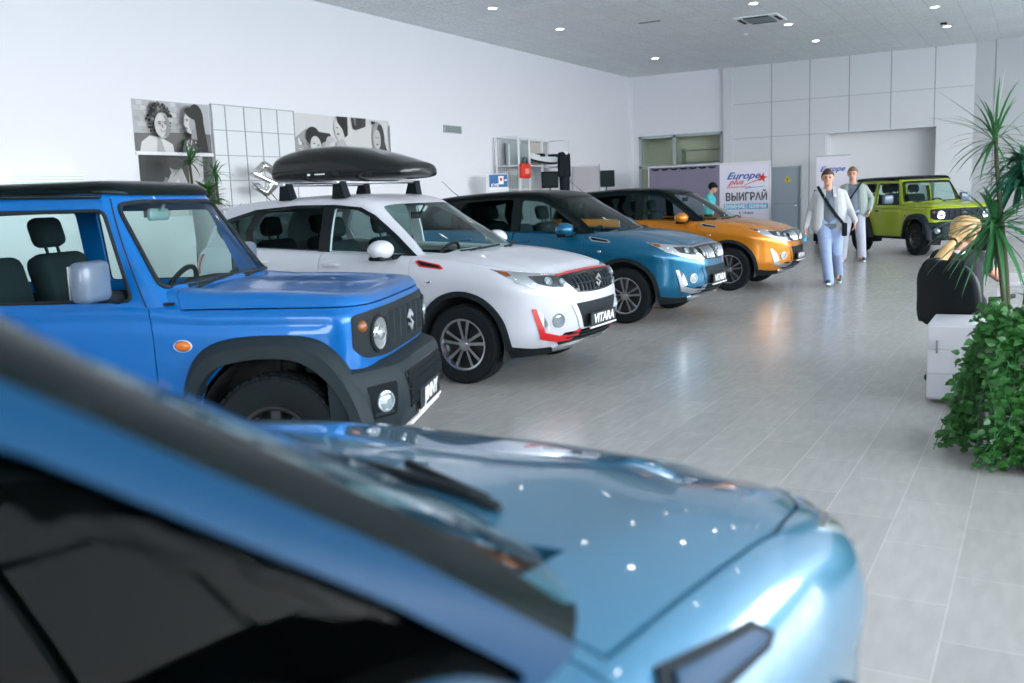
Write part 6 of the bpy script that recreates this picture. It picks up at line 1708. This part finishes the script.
link('black_top', soft([(a, r0 + .014, b, r1 + .014) for a, r0, b, r1 in torso] + [(armR[0][0], .062, armR[0][0].lerp(armR[0][2], .32), .056), (armL[0][0], .06, armL[0][0].lerp(armL[0][2], .32), .056)], .010, 3), M_blackdress, t)
link('skirt', soft([(a, r0 + .022, b, r1 + .03) for a, r0, b, r1 in (legs[0], legs[2])] + [((-.0, .12, .56), .14, (.12, .14, .56), .14)], .012, 3), M_blackdress, t)
f = fw_.normalized()
link('hair', soft([(hc + V((-.02, -.03, .045)), .095, hc + V((.03, .02, .05)), .088), (hc + V((-.045, -.05, .0)), .078, hc + V((-.05, -.06, -.04)), .055), (hc + V((-.07, -.09, -.03)), .038, hc + V((-.085, -.12, -.055)), .030), (hc + V((.02, -.05, .0)), .06, hc + V((.03, -.04, -.02)), .05)], .009, 2), M_hairblond, t)
link('ponytail', soft(chain((hc + V((-.085, -.13, -.06)), .026), (hc + V((-.13, -.20, -.12)), .046), (hc + V((-.19, -.25, -.21)), .050), (hc + V((-.24, -.25, -.29)), .020)), .009, 2), M_hairblond, t)
m = MB(); M = Matrix.Translation(hc + V((-.083, -.125, -.057))) @ V((-.5, -.75, -.6)).to_track_quat('Z', 'Y').to_matrix().to_4x4(); m.lathe([(.026, -.012), (.034, 0), (.026, .012)], 16, M); m.build('hair_tie', M_blackmat, t, True)
m = MB(); M = Matrix.Translation((.045, .15, .965)) @ V((.15, .25, 1)).to_track_quat('Z', 'Y').to_matrix().to_4x4(); m.lathe([(.062, -.014), (.068, 0), (.060, .018)], 20, M); m.build('white_collar', M_whiteprint, t, True)
for a, b in (((-.06, .56, .0), (-.07, .80, .0)), ((.20, .58, .0), (.23, .82, .0))): shoe(t, (a[0], a[1], .005), (b[0], b[1], .005), m_=M_blackmat)
# ------------------------------------------------------------------ the cars
cross = make_crossover()
cross.location = (-4.2, 7.5, 0)
tag(cross, 'white crossover with red trim carrying a black roof box', 'car', 'parked crossovers')
def pose(o, x, y, h): o.location = (x, y, 0); o.rotation_euler = (0, 0, math.radians(h))
teal = tree_copy(cross, None, {'pearl_white_paint': M_teal, 'roof_paint': M_blackroof}); pose(teal, -4.33, 11.33, 0)
teal['label'] = 'teal blue crossover with a black roof between the white and orange cars'
orange = tree_copy(cross, None, {'pearl_white_paint': M_orange, 'roof_paint': M_blackroof}); pose(orange, -4.2, 15.2, 0)
orange['label'] = 'amber orange crossover with a black roof, last of its row'
steel = tree_copy(cross, None, {'pearl_white_paint': M_steel, 'roof_paint': M_blackroof, 'gloss_black': M_bluereflect, 'car_glass': M_sideglass, 'accent_trim': M_blackmat, 'smoked_amber_lens': M_lens}); pose(steel, -1.14, 1.33, 87.5)
steel['label'] = 'blurred steel blue crossover filling the lower left, seen over its bonnet'
def remap(root, mp):
    for ch in list(root.children):
        if ch.type == 'MESH':
            for s in ch.material_slots:
                nm = s.material.name if s.material else ''
                if nm in mp: s.link = 'OBJECT'; s.material = mp[nm]
        remap(ch, mp)
remap(cross, {'accent_trim': M_red, 'grille_bar': M_grey_plastic})
for ch in steel.children:          # its near mirror is folded back against the door
    if ch.name.startswith('wing_mirror') and sum((V(c) for c in ch.bound_box), V()).y < 0:
        hp_ = Matrix.Translation((-.69, -.80, 0)) @ Matrix.Rotation(math.radians(-62), 4, 'Z') @ Matrix.Translation((.69, .80, 0)); ch.matrix_basis = hp_
off = make_offroader()
def remap_data(root, mp): remap(root, mp)
pose(off, -3.632, 4.202, 22); tag(off, 'bright blue boxy off-roader with black wheel flares and black roof', 'car', 'boxy off-roaders')
lime = tree_copy(off, None, {'pearl_white_paint': M_green}); pose(lime, -1.8, 22.6, -51); lime['label'] = 'lime green boxy off-roader parked near the far wall'
remap(off, {'pearl_white_paint': M_blue})

# roof box and its crossbars on the white car
rb = thing('roof_box', (-4.2, 7.5, 0), 0, 'long glossy black roof box on crossbars above the white crossover', 'roof box')
XB0, XB1 = -2.50, -.90
secs = [(-2.56, .20, 1.82, 1.93), (-2.53, .33, 1.775, 1.985), (-2.46, .38, 1.760, 2.035), (-2.3, .400, 1.755, 2.07), (-2.05, .405, 1.752, 2.095), (-1.8, .405, 1.75, 2.095), (-1.55, .400, 1.748, 2.07), (-1.3, .385, 1.745, 2.02), (-1.1, .360, 1.745, 1.970), (-.92, .325, 1.750, 1.918), (-.84, .29, 1.76, 1.895), (-.80, .20, 1.78, 1.865)]
secs = [(lerp(XB0, XB1, (s[0] + 2.56) / 1.76),) + tuple(s[1:]) for s in secs]
fz = [tab([(s[0], s[k]) for s in secs]) for k in (1, 2, 3)]
def boxring(x, n=36):
    w, z0, z1 = fz[0](x), fz[1](x), fz[2](x); zm = lerp(z0, z1, .36); out = []
    for k in range(n):
        a = 2 * PI * k / n; c, s = math.cos(a), math.sin(a)
        y = w * abs(c) ** (2 / 3.4) * (1 if c >= 0 else -1)
        z = zm + ((z1 - zm) * abs(s) ** (2 / 2.3) if s >= 0 else -(zm - z0) * abs(s) ** (2 / 4.0)); out.append(V((x, y * 1.0, z)))
    return out
vs = []; NX = 60; n = 36
for i in range(NX + 1): vs += boxring(lerp(XB0, XB1, .5 - .5 * math.cos(PI * i / NX)))
fs = [(i * n + k, i * n + (k + 1) % n, (i + 1) * n + (k + 1) % n, (i + 1) * n + k) for i in range(NX) for k in range(n)] + [tuple(range(n)), tuple(NX * n + k for k in reversed(range(n)))]
m = MB(); m.add(vs, fs); M_box = mat('roof_box_black', (.008, .011, .012), .2, coat=.25, spec=.3)
body = m.build('lid', M_box, rb, True, 50)
m = MB()
for s in (-1, 1):
    P_ = []
    for i in range(41):
        x = lerp(XB0 + .05, XB1 - .05, i / 40); r = boxring(x); zz = lerp(fz[1](x), fz[2](x), .34); P_.append(V((x, s * (fz[0](x) + .001), zz)))
    m.tube(P_, .006, 5)
m.build('seam', M_plastic, rb, True)
for x, lb in ((-1.62, 0), (-1.25, 0), (-2.15, 0)):
    m = MB(); z = lerp(fz[1](x), fz[2](x), .20); m.rbox((x - .035, -fz[0](x) - .006, z - .018), (x + .035, -fz[0](x) + .02, z + .018), .006, 1); m.build('lock', M_plastic, rb, True, 40)
m = MB(); z = 1.82; m.box((-1.86, -.412, z - .006), (-1.74, -.404, z + .006)); m.box((-1.95, -.412, z - .010), (-1.92, -.404, z + .010)); m.build('printed_badge', M_whiteprint, rb)
for x in (-2.06, -1.42):
    m = MB(); m.rbox((x - .035, -.66, 1.715), (x + .035, .66, 1.748), .012, 2); cb = m.build('crossbar', M_silver, rb, True, 50)
    for s in (-1, 1):
        m = MB(); vs = [(x - .075, s * .53, 1.60), (x + .075, s * .53, 1.60), (x + .04, s * .55, 1.74), (x - .04, s * .55, 1.74), (x - .075, s * .62, 1.585), (x + .075, s * .62, 1.585), (x + .04, s * .635, 1.74), (x - .04, s * .635, 1.74)]
        m.add(vs, [(0, 1, 2, 3), (7, 6, 5, 4), (0, 4, 5, 1), (1, 5, 6, 2), (2, 6, 7, 3), (3, 7, 4, 0)]); m.build('bar_foot', M_blackmat, rb)

# ------------------------------------------------------------------ daylight and camera
w = bpy.data.worlds.new('sky'); scene.world = w; w.use_nodes = True
n, l = w.node_tree.nodes, w.node_tree.links
bg = n['Background']; bg.inputs[1].default_value = WS
tc = n.new('ShaderNodeTexCoord'); sp = n.new('ShaderNodeSeparateXYZ'); cr = n.new('ShaderNodeValToRGB')
l.new(tc.outputs['Generated'], sp.inputs[0]); l.new(sp.outputs['Z'], cr.inputs[0]); l.new(cr.outputs[0], bg.inputs[0])
cr.color_ramp.elements[0].position = 0; cr.color_ramp.elements[0].color = (.95, .98, 1, 1); cr.color_ramp.elements[1].position = .6; cr.color_ramp.elements[1].color = (.76, .87, 1, 1)
def portal(name, loc, rot, sx, sy):
    L_ = bpy.data.lights.new(name, 'AREA'); L_.shape = 'RECTANGLE'; L_.size = sx; L_.size_y = sy; L_.cycles.is_portal = True
    o = bpy.data.objects.new(name, L_); o.location = loc; o.rotation_euler = rot; COL.objects.link(o)
portal('daylight_opening', (XR_ + .2, 9, 3.4), (0, PI / 2, 0), 3.9, 36)
portal('daylight_opening', (2.25, YB - .2, 2.05), (PI / 2, 0, 0), 10.5, 2.3)
cam = bpy.data.cameras.new('camera'); co = bpy.data.objects.new('camera', cam); COL.objects.link(co); scene.camera = co
F_PX = 950.0
cam.sensor_width = 36; cam.lens = 36 * F_PX / 1024; cam.clip_start = .02; cam.clip_end = 300
yw, pt, rl = (math.radians(a) for a in (-29.33040277, 8.5154449, 2.1717424))
fw = V((math.sin(yw), math.cos(yw), 0)); rt = V((math.cos(yw), -math.sin(yw), 0)); dn = V((0, 0, -1))
f2 = fw * math.cos(pt) + dn * math.sin(pt); d2 = dn * math.cos(pt) - fw * math.sin(pt)
r3 = rt * math.cos(rl) + d2 * math.sin(rl); d3 = d2 * math.cos(rl) - rt * math.sin(rl)
Mx = Matrix((r3, -d3, -f2)).transposed().to_4x4(); Mx.translation = V((0, 0, 1.52)); co.matrix_world = Mx
cam.dof.use_dof = True; cam.dof.focus_distance = 9.0; cam.dof.aperture_fstop = 2.7
scene.view_settings.view_transform = 'Standard'; scene.view_settings.look = 'None'; scene.view_settings.exposure = EXPO; scene.view_settings.gamma = 1; scene.view_settings.use_curve_mapping = False
scene.cycles.use_denoising = True; scene.cycles.max_bounces = 8; scene.cycles.diffuse_bounces = 5; scene.cycles.glossy_bounces = 4; scene.cycles.transparent_max_bounces = 12
scene.cycles.caustics_reflective = False; scene.cycles.caustics_refractive = False; scene.cycles.sample_clamp_indirect = 6
